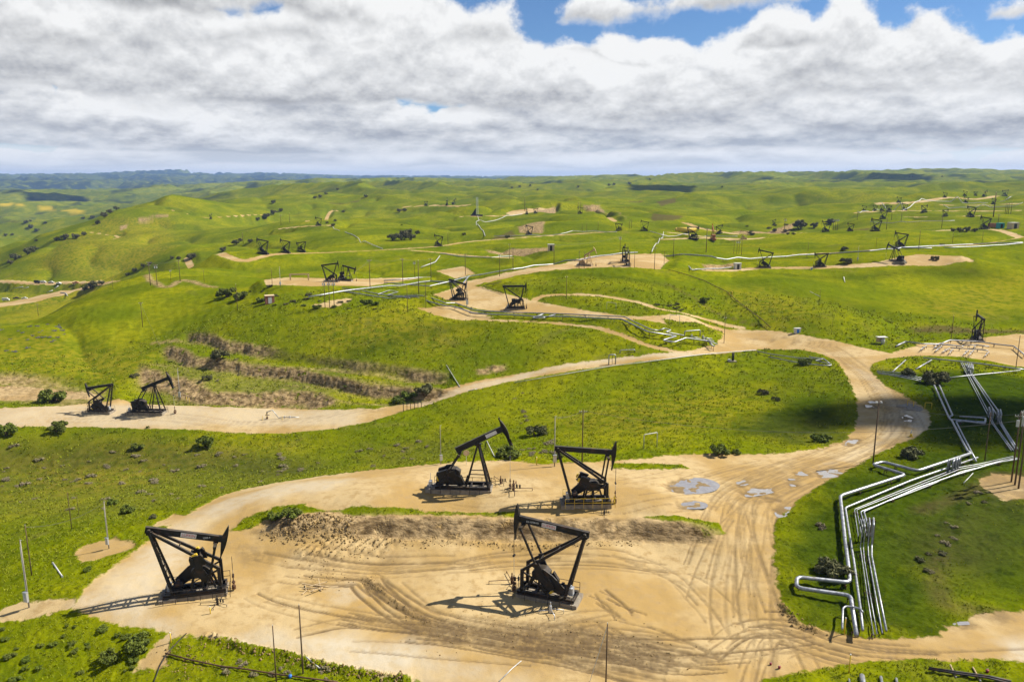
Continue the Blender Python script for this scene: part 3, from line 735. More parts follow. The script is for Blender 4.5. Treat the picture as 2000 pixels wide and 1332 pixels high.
def leaf_material(name, a, b_, c):
    m, T, b = mat_new(name)
    oi = T.new('ShaderNodeObjectInfo').outputs['Random']
    pos = T.new('ShaderNodeNewGeometry').outputs['Position']
    n = T.noise(pos, 1.7, 3, .6)
    col = T.mix(T.rng(n, .35, .65), a, b_)
    col = T.mix(T.math('MULTIPLY', oi, .6), col, c)
    T.set(b.inputs['Base Color'], col); b.inputs['Roughness'].default_value = .75
    b.inputs['Specular IOR Level'].default_value = .15
    return m
M['leaf'] = leaf_material('leaf_green', (0.06, 0.09, 0.008), (0.13, 0.165, 0.014), (0.10, 0.105, 0.02))
M['oak'] = leaf_material('leaf_oak', (0.055, 0.062, 0.018), (0.115, 0.118, 0.040), (0.12, 0.10, 0.05))
M['weed'] = leaf_material('leaf_weed', (0.15, 0.122, 0.07), (0.26, 0.215, 0.13), (0.18, 0.165, 0.06))
M['blue_weed'] = leaf_material('leaf_lupine', (0.12, 0.11, 0.15), (0.20, 0.19, 0.26), (0.12, 0.13, 0.10))
M['tuft'] = leaf_material('leaf_tuft', (0.125, 0.152, 0.003), (0.205, 0.22, 0.005), (0.16, .175, .004))

# ------------------------------------------------------------------ mesh builder
class MB:
    def __init__(s): s.v = []; s.f = []
    def add(s, vs, fs):
        k = len(s.v); s.v += [tuple(map(float, q)) for q in vs]; s.f += [tuple(i + k for i in f) for f in fs]; return s
    def box(s, x0, x1, y0, y1, z0, z1):
        return s.add([(x0, y0, z0), (x1, y0, z0), (x1, y1, z0), (x0, y1, z0), (x0, y0, z1), (x1, y0, z1), (x1, y1, z1), (x0, y1, z1)],
                     [(0, 3, 2, 1), (4, 5, 6, 7), (0, 1, 5, 4), (1, 2, 6, 5), (2, 3, 7, 6), (3, 0, 4, 7)])
    def bar(s, p, q, w, h, w2=None, h2=None):
        """box section from p to q: w across, h in the upright plane; optional taper"""
        p = Vector(p); q = Vector(q); d = (q - p).normalized()
        side = d.cross(Vector((0, 0, 1)))
        if side.length < 1e-3: side = Vector((0, 1, 0))
        side.normalize(); up = side.cross(d)
        w2 = w if w2 is None else w2; h2 = h if h2 is None else h2; vs = []
        for c, a, b in ((p, w, h), (q, w2, h2)):
            for i, j in ((-1, -1), (1, -1), (1, 1), (-1, 1)): vs.append(c + side * (i * a / 2) + up * (j * b / 2))
        return s.add(vs, [(0, 3, 2, 1), (4, 5, 6, 7), (0, 1, 5, 4), (1, 2, 6, 5), (2, 3, 7, 6), (3, 0, 4, 7)])
    def tube(s, p, q, r, n=8, r2=None):
        p = Vector(p); q = Vector(q); d = (q - p).normalized(); r2 = r if r2 is None else r2
        a = d.cross(Vector((0, 0, 1)));  a = Vector((1, 0, 0)) if a.length < 1e-3 else a.normalized(); b = d.cross(a)
        vs = []
        for c, rr in ((p, r), (q, r2)):
            for k in range(n):
                t = 2 * math.pi * k / n; vs.append(c + a * (rr * math.cos(t)) + b * (rr * math.sin(t)))
        return s.add(vs, [(k, (k + 1) % n, n + (k + 1) % n, n + k) for k in range(n)] + [tuple(range(n))[::-1], tuple(range(n, 2 * n))])
    def prism(s, poly, y0, y1):
        """polygon in x,z pulled from y0 to y1"""
        n = len(poly)
        return s.add([(x, y0, z) for x, z in poly] + [(x, y1, z) for x, z in poly],
                     [tuple(range(n)), tuple(range(2 * n - 1, n - 1, -1))] + [(k, k + n, (k + 1) % n + n, (k + 1) % n) for k in range(n)])
    def sweep(s, pts, r, n=8):
        """round pipe through points"""
        P = [Vector(p) for p in pts]; k0 = len(s.v); m = len(P)
        for i, p in enumerate(P):
            d1 = (P[i] - P[i - 1]).normalized() if i else (P[1] - P[0]).normalized()
            d2 = (P[i + 1] - P[i]).normalized() if i < m - 1 else d1
            t = d1 + d2; t = d1 if t.length < 1e-4 else t.normalized()
            if i == 0:
                a = t.cross(Vector((0, 0, 1))); a = Vector((1, 0, 0)) if a.length < 1e-3 else a.normalized()
            else:
                a = (a - t * a.dot(t)); a = a.normalized() if a.length > 1e-4 else t.orthogonal().normalized()
            b = t.cross(a)
            c = max(.5, t.dot(d1)); st = 1.0 / c
            for k in range(n):
                an = 2 * math.pi * k / n; s.v.append(tuple(p + a * (r * math.cos(an)) + b * (r * math.sin(an))))
        for i in range(m - 1):
            for k in range(n):
                s.f.append((k0 + i * n + k, k0 + i * n + (k + 1) % n, k0 + (i + 1) * n + (k + 1) % n, k0 + (i + 1) * n + k))
        s.f.append(tuple(k0 + k for k in range(n))[::-1]); s.f.append(tuple(k0 + (m - 1) * n + k for k in range(n)))
        return s
    def build(s, name, mat, parent=None, smooth=False):
        o = add_mesh(name, s.v, s.f, mat, smooth, parent)
        return o
def tag(o, label=None, cat=None, group=None, kind=None):
    if label: o["label"] = label
    if cat: o["category"] = cat
    if group: o["group"] = group
    if kind: o["kind"] = kind
    return o
def empty(name, loc=(0, 0, 0), rz=0.0, sc=1.0):
    o = bpy.data.objects.new(name, None); COL.objects.link(o)
    o.location = loc; o.rotation_euler = (0, 0, rz); o.scale = (sc, sc, sc); o.empty_display_size = .5
    return o
def copy_tree(o, parent=None):
    c = o.copy(); COL.objects.link(c); c.parent = parent
    for k in list(c.keys()):
        if k in ("label", "group"): del c[k]
    for ch in list(KIDS.get(o.name, [])): copy_tree(ch, c)
    return c
KIDS = {}
def remember(root):
    """children lists of prototypes, kept so that copies need no scene look-ups"""
    for o in bpy.data.objects:
        if o.parent: KIDS.setdefault(o.parent.name, [])
    def rec(o):
        KIDS[o.name] = [c for c in bpy.data.objects if c.parent == o]
        for c in KIDS[o.name]: rec(c)
    rec(root); return root
def up_by(P, h):
    """lift a ground point by h so that it still lies on its line of sight"""
    f = h / (CAMZ - P[2]); return np.array([P[0] * (1 - f), P[1] * (1 - f), P[2] + h])
def size_px(P, n):
    """metres that n pixels of the photograph span at P (upright)"""
    v = np.array([P[0], P[1], P[2] - CAMZ]); d = v[1] * CP - v[2] * SP
    return n * d / FPX
def tall_px(P, n):
    v = np.array([P[0], P[1], P[2] - CAMZ]); el = math.atan2(-v[2], math.hypot(v[0], v[1]))
    return size_px(P, n) / math.cos(el) 
# ------------------------------------------------------------------ pumpjacks (x runs along the beam towards the horse head)
def text_mesh(s, size, mat, name, parent, loc, rot):
    cu = bpy.data.curves.new("t", 'FONT'); cu.body = s; cu.size = size; cu.align_x = 'CENTER'; cu.align_y = 'CENTER'; cu.extrude = .004
    tmp = bpy.data.objects.new("t", cu); COL.objects.link(tmp)
    bpy.context.view_layer.update()
    me = bpy.data.meshes.new_from_object(tmp.evaluated_get(bpy.context.evaluated_depsgraph_get()))
    bpy.data.objects.remove(tmp); bpy.data.curves.remove(cu)
    me.materials.clear(); me.materials.append(mat); me.name = name
    o = bpy.data.objects.new(name, me); COL.objects.link(o); o.parent = parent; o.location = loc; o.rotation_euler = rot
    return o
def solve_crank(C, R, P, E, sgn):
    dx, dz = E[0] - C[0], E[1] - C[1]; D = math.hypot(dx, dz); D = min(max(D, abs(P - R) + .02), P + R - .02)
    ph = math.acos(max(-1, min(1, (R * R + D * D - P * P) / (2 * R * D))))
    return math.atan2(dz, dx) + sgn * ph
def head_prism(mb, O, rad, beta, up, down, back, half):
    """curved horse head about pivot O"""
    arc = []
    for k in range(9):
        a = beta - down / rad + (up + down) / rad * k / 8
        arc.append((O[0] + rad * math.cos(a), O[1] + rad * math.sin(a)))
    c, s = math.cos(beta), math.sin(beta)
    def loc(u, v): return (O[0] + u * c - v * s, O[1] + u * s + v * c)
    poly = [arc[0]] + arc[1:] + [loc(rad - .28, up + .02), loc(rad - back, .42), loc(rad - back, -.5), loc(rad - .34, -down)]
    mb.prism(poly, -half, half)
    return arc[0]
def rail(mb, pts, h=1.05, r=.04):
    for a, b in zip(pts, pts[1:]):
        a = Vector(a); b = Vector(b); n = max(1, int((b - a).length / 1.5))
        for k in range(n + 1):
            p = a.lerp(b, k / n); mb.tube(p, p + Vector((0, 0, h)), r, 5)
        for z in (h, h * .55): mb.tube(a + Vector((0, 0, z)), b + Vector((0, 0, z)), r, 5)
class Parts:
    """collects the parts of one pumpjack; with joined=True everything goes into one mesh"""
    def __init__(s, root, joined, mat, name):
        s.root = root; s.j = MB() if joined else None; s.mat = mat; s.name = name
    def put(s, name, mb, mat, parent=None):
        if s.j is not None: s.j.add(mb.v, mb.f); return None
        return mb.build(name, mat, parent or s.root)
def wellhead(P, x, ztop):
    w = MB(); w.tube((x, 0, 0), (x, 0, .5), .28, 10); w.tube((x, 0, .5), (x, 0, 1.3), .13, 8); w.tube((x, 0, .95), (x, 0, 1.1), .24, 8)
    w.tube((x, -.7, .8), (x, .7, .8), .08, 6); w.tube((x, .7, .8), (x, .7, .1), .08, 6); w.tube((x, -.55, .66), (x, -.55, .94), .15, 8); w.tube((x, .4, .66), (x, .4, .94), .15, 8)
    w.tube((x, 0, 1.3), (x, 0, 2.3), .07, 6); w.tube((x, 0, 1.7), (x, 0, 1.95), .15, 8)
    P.put('wellhead', w, M['rusty'])
    r_ = MB(); r_.tube((x, 0, 2.2), (x, 0, max(2.8, ztop - 2.2)), .035, 5)
    P.put('polished_rod', r_, M['galv'])
def make_mark(name, beta_deg, sgn=1, joined=False, mat='black', rails='black', text=None, lod=False):
    """rear-posted pumping unit: beam hinged at its rear end, pitmans near the head"""
    root = empty(name); P = Parts(root, joined, M[mat], name); bk = M[mat]
    be = math.radians(beta_deg); B = (-5.4, 10.0); L = 8.6; C = (0.6, 3.5); R = 1.75; PL = 5.1
    c, s = math.cos(be), math.sin(be)
    def on(u, v): return (B[0] + u * c - v * s, B[1] + u * s + v * c)
    q = MB().box(-4.4, 3.8, -1.5, 1.5, -.6, .36).box(-4.8, -2.6, -1.8, 1.8, -.6, .42); P.put('concrete_pad', q, M['concrete'])
    q = MB()
    for y in (-1.25, 1.25):
        q.box(-4.3, 3.7, y - .22, y + .22, .42, .52).box(-4.3, 3.7, y - .06, y + .06, .52, .86).box(-4.3, 3.7, y - .22, y + .22, .86, .95)
    for x in (-4.2, -2.4, -.6, 1.2, 3.0, 3.6): q.box(x - .1, x + .1, -1.19, 1.19, .5, .9)
    P.put('skid', q, bk)
    for y in (-1, 1):
        P.put('rear_leg', MB().bar((-3.0, y * 1.25, .95), (B[0] + .05, y * .5, B[1] - .25), .34, .36, .3, .32), bk)
        P.put('front_leg', MB().bar((3.0, y * 1.25, 3.95), (B[0] + .35, y * .48, B[1] - .35), .34, .38, .30, .34), bk)
        P.put('front_post', MB().bar((3.05, y * 1.25, .95), (3.0, y * 1.25, 4.1), .36, .42).bar((1.2, y * 1.25, 2.9), (3.0, y * 1.25, 3.8), .16, .22), bk)
    for t in (.22, .42, .62, .80):
        x = -3.0 + (B[0] + 3.0) * t; z = .95 + (B[1] - 1.2) * t; w = 1.25 - .75 * t
        P.put('cross_brace', MB().bar((x, -w, z), (x, w, z), .14, .18), bk)
    for t0, t1 in ((.22, .42), (.42, .62), (.62, .80)):
        f = lambda t, sg: (-3.0 + (B[0] + 3.0) * t, sg * (1.25 - .75 * t), .95 + (B[1] - 1.2) * t)
        P.put('cross_brace', MB().bar(f(t0, -1), f(t1, 1), .07, .07), bk)
    for t in (.3, .6):
        x = 3.0 + (B[0] - 2.65) * t; z = 3.95 + (B[1] - 4.3) * t; w = 1.25 - .77 * t
        P.put('cross_brace', MB().bar((x, -w, z), (x, w, z), .12, .16), bk)
    if not lod:
        q = MB()
        for yy in (-.22, .22): q.tube((-3.2, 1.35 + yy, .9), (B[0] - .2, .7 + yy, B[1] - .2), .03, 5)
        for k in range(22):
            t = (k + .5) / 22; q.tube((-3.2 + (B[0] + 3.0) * t, 1.35 - .65 * t - .22, .9 + (B[1] - 1.1) * t), (-3.2 + (B[0] + 3.0) * t, 1.35 - .65 * t + .22, .9 + (B[1] - 1.1) * t), .02, 4)
        P.put('ladder', q, M['dark'])
    q = MB().box(B[0] - .35, B[0] + .5, -.62, .62, B[1] - .5, B[1] - .12).tube((B[0], -.7, B[1]), (B[0], .7, B[1]), .24, 10); P.put('tail_bearing', q, bk)
    q = MB()
    a0 = on(-.45, 0); a1 = on(9.3, 0)
    for v0, v1, w in ((.34, .42, .26), (-.42, -.34, .26), (-.34, .34, .16)):
        q.prism([on(-.5, v0), on(9.35, v0), on(9.35, v1), on(-.5, v1)], -w, w)
    beam = P.put('walking_beam', q, bk)
    q = MB(); tip = head_prism(q, B, 10.0, be, 1.95, 3.2, .75, .27); hd = P.put('horse_head', q, bk)
    # equalizer under the beam near the head, pitmans to the cranks
    E = on(L, -.75); cr = solve_crank(C, R, PL, E, sgn); pin = (C[0] + R * math.cos(cr), C[1] + R * math.sin(cr))
    q = MB().box(E[0] - .2, E[0] + .2, -1.55, 1.55, E[1] - .18, E[1] + .18).prism([(E[0] - .3, E[1]), (E[0] + .3, E[1]), on(L + .35, -.4), on(L - .35, -.4)], -.2, .2)
    P.put('equalizer', q, bk)
    for y in (-1, 1):
        P.put('pitman_arm', MB().bar((pin[0], y * 1.45, pin[1]), (E[0], y * 1.4, E[1]), .2, .26).tube((pin[0], y * 1.2, pin[1]), (pin[0], y * 1.65, pin[1]), .26, 10), bk)
        # crank: pin end one way, counterweights the other, offset in phase
        wa = cr + math.pi - .42; k = MB()
        def lp(a, r, o): return (C[0] + r * math.cos(a) - o * math.sin(a), C[1] + r * math.sin(a) + o * math.cos(a))
        k.prism([lp(cr, 2.15, -.28), lp(cr, 2.15, .28), lp(cr, 0, .62), lp(wa, 0, -.62)][::-1] if False else [lp(cr, 2.2, -.26), lp(cr, 2.2, .26), lp(cr, .2, .6), lp(cr, -.5, .55), lp(cr, -.5, -.55), lp(cr, .2, -.6)], y * 1.02 - .11, y * 1.02 + .11)
        k.prism([lp(wa, -.3, -.5), lp(wa, 2.5, -.52), lp(wa, 2.5, .52), lp(wa, -.3, .5)], y * 1.02 - .10, y * 1.02 + .10)
        ck = P.put('crank', k, bk)
        w = MB()
        for o0, o1 in ((.42, 1.0), (-1.0, -.42)):
            w.prism([lp(wa, 1.0, o0), lp(wa, 2.3, o0 * .9), lp(wa, 2.65, (o0 + o1) / 2), lp(wa, 2.3, o1 * .85), lp(wa, 1.2, o1 * .85)], y * 1.02 - .26, y * 1.02 + .26)
        cw = P.put('counterweight', w, bk, ck)
        if not lod:
            w = MB().prism([lp(wa, 2.62, -.35), lp(wa, 2.85, -.3), lp(wa, 2.85, .3), lp(wa, 2.62, .35)], y * 1.02 - .2, y * 1.02 + .2); P.put('weight_edge', w, M['yellow'], ck)
    q = MB().prism([(C[0] - 1.15, C[1] - .75), (C[0] + 1.15, C[1] - .75), (C[0] + 1.2, C[1] + .15), (C[0] + .55, C[1] + .75), (C[0] - .6, C[1] + .75), (C[0] - 1.2, C[1] + .15)], -.72, .72)
    q.tube((C[0], -1.15, C[1]), (C[0], 1.15, C[1]), .28, 10); P.put('gear_reducer', q, bk)
    q = MB()
    for yy in (-.8, .8):
        for xa, xb in ((-1.4, -1.0), (1.8, 1.2), (.2, .1)): q.bar((C[0] + xa, yy, .95), (C[0] + xb, yy, C[1] - .75), .22, .28)
        q.bar((C[0] - 1.4, yy, 1.2), (C[0] + 1.2, yy, C[1] - .85), .1, .12)
    q.box(C[0] - 1.1, C[0] + 1.3, -.7, .7, C[1] - .95, C[1] - .75); P.put('gearbox_stand', q, bk)
    # motor at the rear of the skid, belt guard up to the reducer sheave
    q = MB().box(-3.2, -1.9, -.6, .6, .95, 1.25).tube((-2.9, -.1, 1.75), (-1.9, -.1, 1.75), .45, 12).box(-2.6, -2.2, -.3, .1, 2.15, 2.4); P.put('motor', q, M['dark'])
    q = MB().prism([(-2.75, 1.3), (-2.0, 1.15), (C[0] - .1, C[1] - .9), (C[0] + .3, C[1] + .4), (C[0] - .5, C[1] + .95), (-1.2, C[1] + .2), (-2.95, 2.1)], .76, .98); P.put('belt_guard', q, bk)
    q = MB().box(-3.9, -3.3, -.4, .4, .95, 2.0).tube((-3.6, 0, 2.0), (-3.6, 0, 2.3), .12, 6); P.put('control_box', q, M['galv'])
    ropes = MB(); zc = 2.9
    fx = tip[0] if tip[0] > 0 else 4.5; fx = B[0] + 10.02
    zc = tip[1] - 2.4
    for y in (-.13, .13): ropes.tube((fx - .0, y, tip[1] + .3), (fx, y, zc), .022, 4)
    ropes.box(fx - .12, fx + .12, -.3, .3, zc - .15, zc + .05); P.put('bridle', ropes, M['dark'])
    wellhead(P, fx, zc + 2.2)
    q = MB(); rail(q, [(-4.2, -2.15, .0), (3.6, -2.15, .0), (4.3, -2.15, 0), (4.3, -1.0, .0)], 1.75); rail(q, [(-4.2, 2.15, 0), (4.0, 2.15, 0)], 1.75); P.put('guard_rail', q, M['yellow' if rails == 'yellow' else 'dark'])
    if P.j is not None:
        o = P.j.build(name, bk); bpy.data.objects.remove(root); return o
    if text:
        side, words_, num = text
        y = -.30 if side < 0 else .30; rz = 0 if side < 0 else math.pi
        u = 5.0
        for (uu, sz, wd, nm) in ((u, .62, 1.9, 'plate'),):
            g = on(uu, 0)
            pl = MB().box(-1.0, 1.0, -.006, .006, -.30, .30).build('brand_plate', M['white'], root)
            pl.location = (g[0], y, g[1]); pl.rotation_euler = (0, -be, 0)
            text_mesh(words_, .52, M['letter_red'], 'lettering', pl, (0, -.012 if side < 0 else .012, 0), (math.pi / 2, 0, rz))
        if num:
            g = on(u + 2.3, 0); text_mesh(num, .34, M['letter_white'], 'unit_number', root, (g[0], y * 1.03, g[1]), (math.pi / 2, -be if side < 0 else be, rz) if False else (math.pi / 2, 0, rz))
    return remember(root)
def make_conv(name, beta_deg, sgn=1, joined=False, mat='black', rails='black', text=None, lod=False):
    """conventional unit: beam rocking on a central A-frame, pitmans at the tail"""
    root = empty(name); P = Parts(root, joined, M[mat], name); bk = M[mat]
    be = math.radians(beta_deg); S = (3.2, 8.6); C = (-1.0, 3.2); R = 1.25; PL = 4.35; LT = 3.7; HR = 5.3
    c, s = math.cos(be), math.sin(be)
    def on(u, v): return (S[0] + u * c - v * s, S[1] + u * s + v * c)
    P.put('concrete_pad', MB().box(-5.6, 5.5, -1.6, 1.6, -.6, .55), M['concrete'])
    q = MB()
    for y in (-1.2, 1.2): q.box(-4.0, 5.3, y - .2, y + .2, .55, .65).box(-4.0, 5.3, y - .06, y + .06, .65, .95).box(-4.0, 5.3, y - .2, y + .2, .95, 1.05)
    for x in (-3.8, -2, 0, 2, 4, 5.1): q.box(x - .1, x + .1, -1.14, 1.14, .6, 1.0)
    P.put('skid', q, bk)
    for y in (-1, 1):
        P.put('front_leg', MB().bar((5.0, y * 1.35, 1.05), (S[0] + .1, y * .32, S[1] - .55), .3, .34, .26, .3), bk)
        P.put('rear_leg', MB().bar((1.2, y * 1.2, 1.05), (S[0] - .1, y * .32, S[1] - .55), .22, .26, .2, .22), bk)
    for t in (.25, .5, .75):
        x = 5.0 + (S[0] - 4.9) * t; w = 1.35 - 1.03 * t; z = 1.05 + (S[1] - 1.6) * t; P.put('cross_brace', MB().bar((x, -w, z), (x, w, z), .12, .15), bk)
    for y in (-1, 1): P.put('cross_brace', MB().bar((4.4, y, 3.2), (1.75, .95 * y, 3.2), .1, .14), bk)
    P.put('saddle_bearing', MB().box(S[0] - .5, S[0] + .5, -.5, .5, S[1] - .6, S[1] - .38).tube((S[0], -.55, S[1] - .25), (S[0], .55, S[1] - .25), .22, 10), bk)
    q = MB()
    for v0, v1, w in ((.62, .72, .28), (-.22, -.12, .28), (-.12, .62, .17)):
        q.prism([on(-LT - .35, v0), on(HR - .5, v0), on(HR - .5, v1), on(-LT - .35, v1)], -w, w)
    P.put('walking_beam', q, bk)
    q = MB(); tip = head_prism(q, S, HR, be, 2.2, 3.0, .8, .28); P.put('horse_head', q, bk)
    E = on(-LT, -.5); cr = solve_crank(C, R, PL, E, sgn); pin = (C[0] + R * math.cos(cr), C[1] + R * math.sin(cr))
    P.put('equalizer', MB().box(E[0] - .18, E[0] + .18, -1.5, 1.5, E[1] - .16, E[1] + .16).prism([(E[0] - .25, E[1]), (E[0] + .25, E[1]), on(-LT + .3, -.2), on(-LT - .3, -.2)], -.2, .2), bk)
    for y in (-1, 1):
        P.put('pitman_arm', MB().bar((pin[0], y * 1.4, pin[1]), (E[0], y * 1.35, E[1]), .18, .22).tube((pin[0], y * 1.15, pin[1]), (pin[0], y * 1.6, pin[1]), .24, 10), bk)
        def lp(a, r, o): return (C[0] + r * math.cos(a) - o * math.sin(a), C[1] + r * math.sin(a) + o * math.cos(a))
        ck = P.put('crank', MB().prism([lp(cr, -.5, -.5), lp(cr, 2.6, -.42), lp(cr, 2.6, .42), lp(cr, -.5, .5)], y * 1.0 - .11, y * 1.0 + .11), bk)
        w = MB()
        for o0, o1 in ((.36, 1.05), (-1.05, -.36)):
            w.prism([lp(cr, .7, o0), lp(cr, 2.5, o0), lp(cr, 2.7, (o0 + o1) / 2), lp(cr, 2.3, o1), lp(cr, 1.0, o1)], y * 1.0 - .28, y * 1.0 + .28)
        P.put('counterweight', w, bk, ck)
        if not lod: P.put('weight_edge', MB().prism([lp(cr, 2.6, -.4), lp(cr, 2.8, -.35), lp(cr, 2.8, .35), lp(cr, 2.6, .4)], y - .22, y + .22), M['yellow'], ck)
    q = MB().prism([(C[0] - 1.1, C[1] - .7), (C[0] + 1.1, C[1] - .7), (C[0] + 1.2, C[1] + .2), (C[0] + .5, C[1] + .75), (C[0] - .6, C[1] + .75), (C[0] - 1.2, C[1] + .2)], -.7, .7).tube((C[0], -1.1, C[1]), (C[0], 1.1, C[1]), .28, 10)
    P.put('gear_reducer', q, bk)
    P.put('gearbox_stand', MB().prism([(C[0] - 1.2, 1.05), (C[0] + 1.9, 1.05), (C[0] + 1.3, C[1] - .7), (C[0] - 1.1, C[1] - .7)], -.5, .5).bar((C[0] + 1.9, -.6, 1.1), (C[0] + 2.3, -.6, 2.4), .2, .2).bar((C[0] + 1.9, .6, 1.1), (C[0] + 2.3, .6, 2.4), .2, .2), bk)
    P.put('motor', MB().box(-4.0, -2.9, -.6, .6, 1.05, 1.35).tube((-3.9, -.1, 1.8), (-2.9, -.1, 1.8), .42, 12), M['dark'])
    P.put('belt_guard', MB().prism([(-3.9, 1.35), (-3.1, 1.15), (C[0] - .2, C[1] - .9), (C[0] + .4, C[1] + .3), (C[0] - .2, C[1] + 1.0), (C[0] - 1.3, C[1] + .9), (-4.1, 2.2)], .74, .96), bk)
    P.put('control_box', MB().box(-5.2, -4.7, -.4, .4, .55, 1.5).tube((-4.95, 0, 1.5), (-4.95, 0, 2.9), .04, 5), M['galv'])
    fx = S[0] + HR + .02; zc = tip[1] - 2.0; ropes = MB(); z0 = S[1] + (HR * math.sin(be) if be < .1 else -.3)
    for y in (-.13, .13): ropes.tube((fx, y, max(tip[1], zc + .5)), (fx, y, zc), .022, 4); ropes.tube((tip[0], y, tip[1]), (fx, y, tip[1] - .3), .022, 4)
    ropes.box(fx - .12, fx + .12, -.3, .3, zc - .15, zc + .05); P.put('bridle', ropes, M['dark'])
    wellhead(P, fx, zc + 2.2)
    q = MB(); rail(q, [(-4.6, -1.95, 0), (5.2, -1.95, 0)], 1.5); rail(q, [(-4.6, 1.95, 0), (5.2, 1.95, 0), (5.9, 1.2, 0)], 1.5); P.put('guard_rail', q, M['yellow' if rails == 'yellow' else 'dark'])
    if P.j is not None:
        o = P.j.build(name, bk); bpy.data.objects.remove(root); return o
    if text:
        side, words_, num = text; y = -.32 if side < 0 else .32; rz = 0 if side < 0 else math.pi
        g = on(2.6, .25)
        pl = MB().box(-1.0, 1.0, -.006, .006, -.3, .3).build('brand_plate', M['white'], root); pl.location = (g[0], y, g[1]); pl.rotation_euler = (0, -be, 0)
        text_mesh(words_, .52, M['letter_white'] if num == 'w' else M['letter_red'], 'lettering', pl, (0, -.012 if side < 0 else .012, 0), (math.pi / 2, 0, rz))
    return remember(root)

# table: kind, base pixel, pixels from ground to beam pivot, heading (0 = head points right, 90 = away), beam tilt, label
PUMP_H = {'m': 10.0, 'c': 8.6}
def put_pump(o, kind, x, y, hp, yaw, label, group):
    Pn = hit(x, y); sc = tall_px(Pn, hp) / PUMP_H[kind]
    o.location = (Pn[0], Pn[1], Pn[2] + .15 * sc); o.rotation_euler = (0, 0, math.radians(yaw)); o.scale = (sc, sc, sc)
    tag(o, label, 'pumpjack', group)
    return sc
def near_pumps():
    G = 'pumpjacks in the oil field'
    N = [('m', 388, 1160, 126, 15, -15, -1, 'yes', 'black pumpjack with red lettered beam at the left end of the front pad', dict(text=(-1, 'LUFKIN', '1303-4'))),
         ('m', 1066, 1166, 124, 160, 5, 1, 'yes', 'black pumpjack casting the long shadow in the middle of the front pad', dict(text=(1, 'LUFKIN', 'E4-10708-03'))),
         ('c', 898, 958, 92, -4, 27, 1, 'yes', 'black pumpjack with its horse head raised high on the rear pad', dict(text=(-1, 'LUFKIN', 'w'))),
         ('m', 1149, 984, 104, 2, -5, -1, 'yes', 'black pumpjack with yellow guard rail beside the puddles on the rear pad', dict(rails='yellow')),
         ('m', 196, 805, 54, 172, -10, 1, 'yes', 'left of the two black pumpjacks on the pad below the sandstone cut', {}),
         ('c', 286, 808, 56, -3, 22, 1, 'yes', 'right of the two pumpjacks below the sandstone cut, horse head raised', {}),
         ('m', 897, 586, 38, -24, -12, -1, 'lod', 'black pumpjack on the hilltop pad just left of its twin by the silver pipes', {}),
         ('m', 1008, 604, 44, 3, 0, -1, 'lod', 'black pumpjack on the hilltop pad in front of the bent green hillside', {}),
         ('m', 648, 551, 32, 5, 7, -1, 'lod', 'black pumpjack with level beam behind the three transformer poles', {}),
         ('c', 672, 549, 26, -12, -14, 1, 'lod', 'black pumpjack with dipped beam right behind the transformer poles', {}),
         ('c', 1142, 519, 24, -30, 32, 1, 'lod', 'tan pumpjack with raised head on the upper pad', dict(mat='tan')),
         ('m', 1219, 512, 30, 78, -4, 1, 'lod', 'black pumpjack seen end on at the rear of the upper pad', {}),
         ('m', 1226, 519, 27, 84, 6, 1, 'lod', 'black pumpjack seen end on at the front of the upper pad', {}),
         ('m', 1492, 523, 28, 165, 12, 1, 'lod', 'left pumpjack on the grassy terrace, horse head pointing left', {}),
         ('m', 1601, 522, 26, 178, -3, 1, 'lod', 'middle pumpjack on the grassy terrace, beam level', {}),
         ('c', 1753, 512, 26, 120, 20, 1, 'lod', 'pumpjack with tall A frame beside the brown mounds on the terrace', {}),
         ('m', 1757, 484, 25, 172, 8, 1, 'lod', 'pumpjack above the brown mounds, standing behind the white pipeline', {}),
         ('m', 1908, 664, 44, 75, 3, 1, 'lod', 'rusty dark pumpjack seen end on behind the pipe manifold', dict(mat='dark')),
         ]
    for k, x, y, hp, yaw, be, sg, lv, lab, kw in N:
        f = make_mark if k == 'm' else make_conv
        o = f('pumpjack', be, sg, lod=(lv == 'lod'), **kw)
        put_pump(o, k, x, y, hp, yaw, lab, G)
near_pumps()
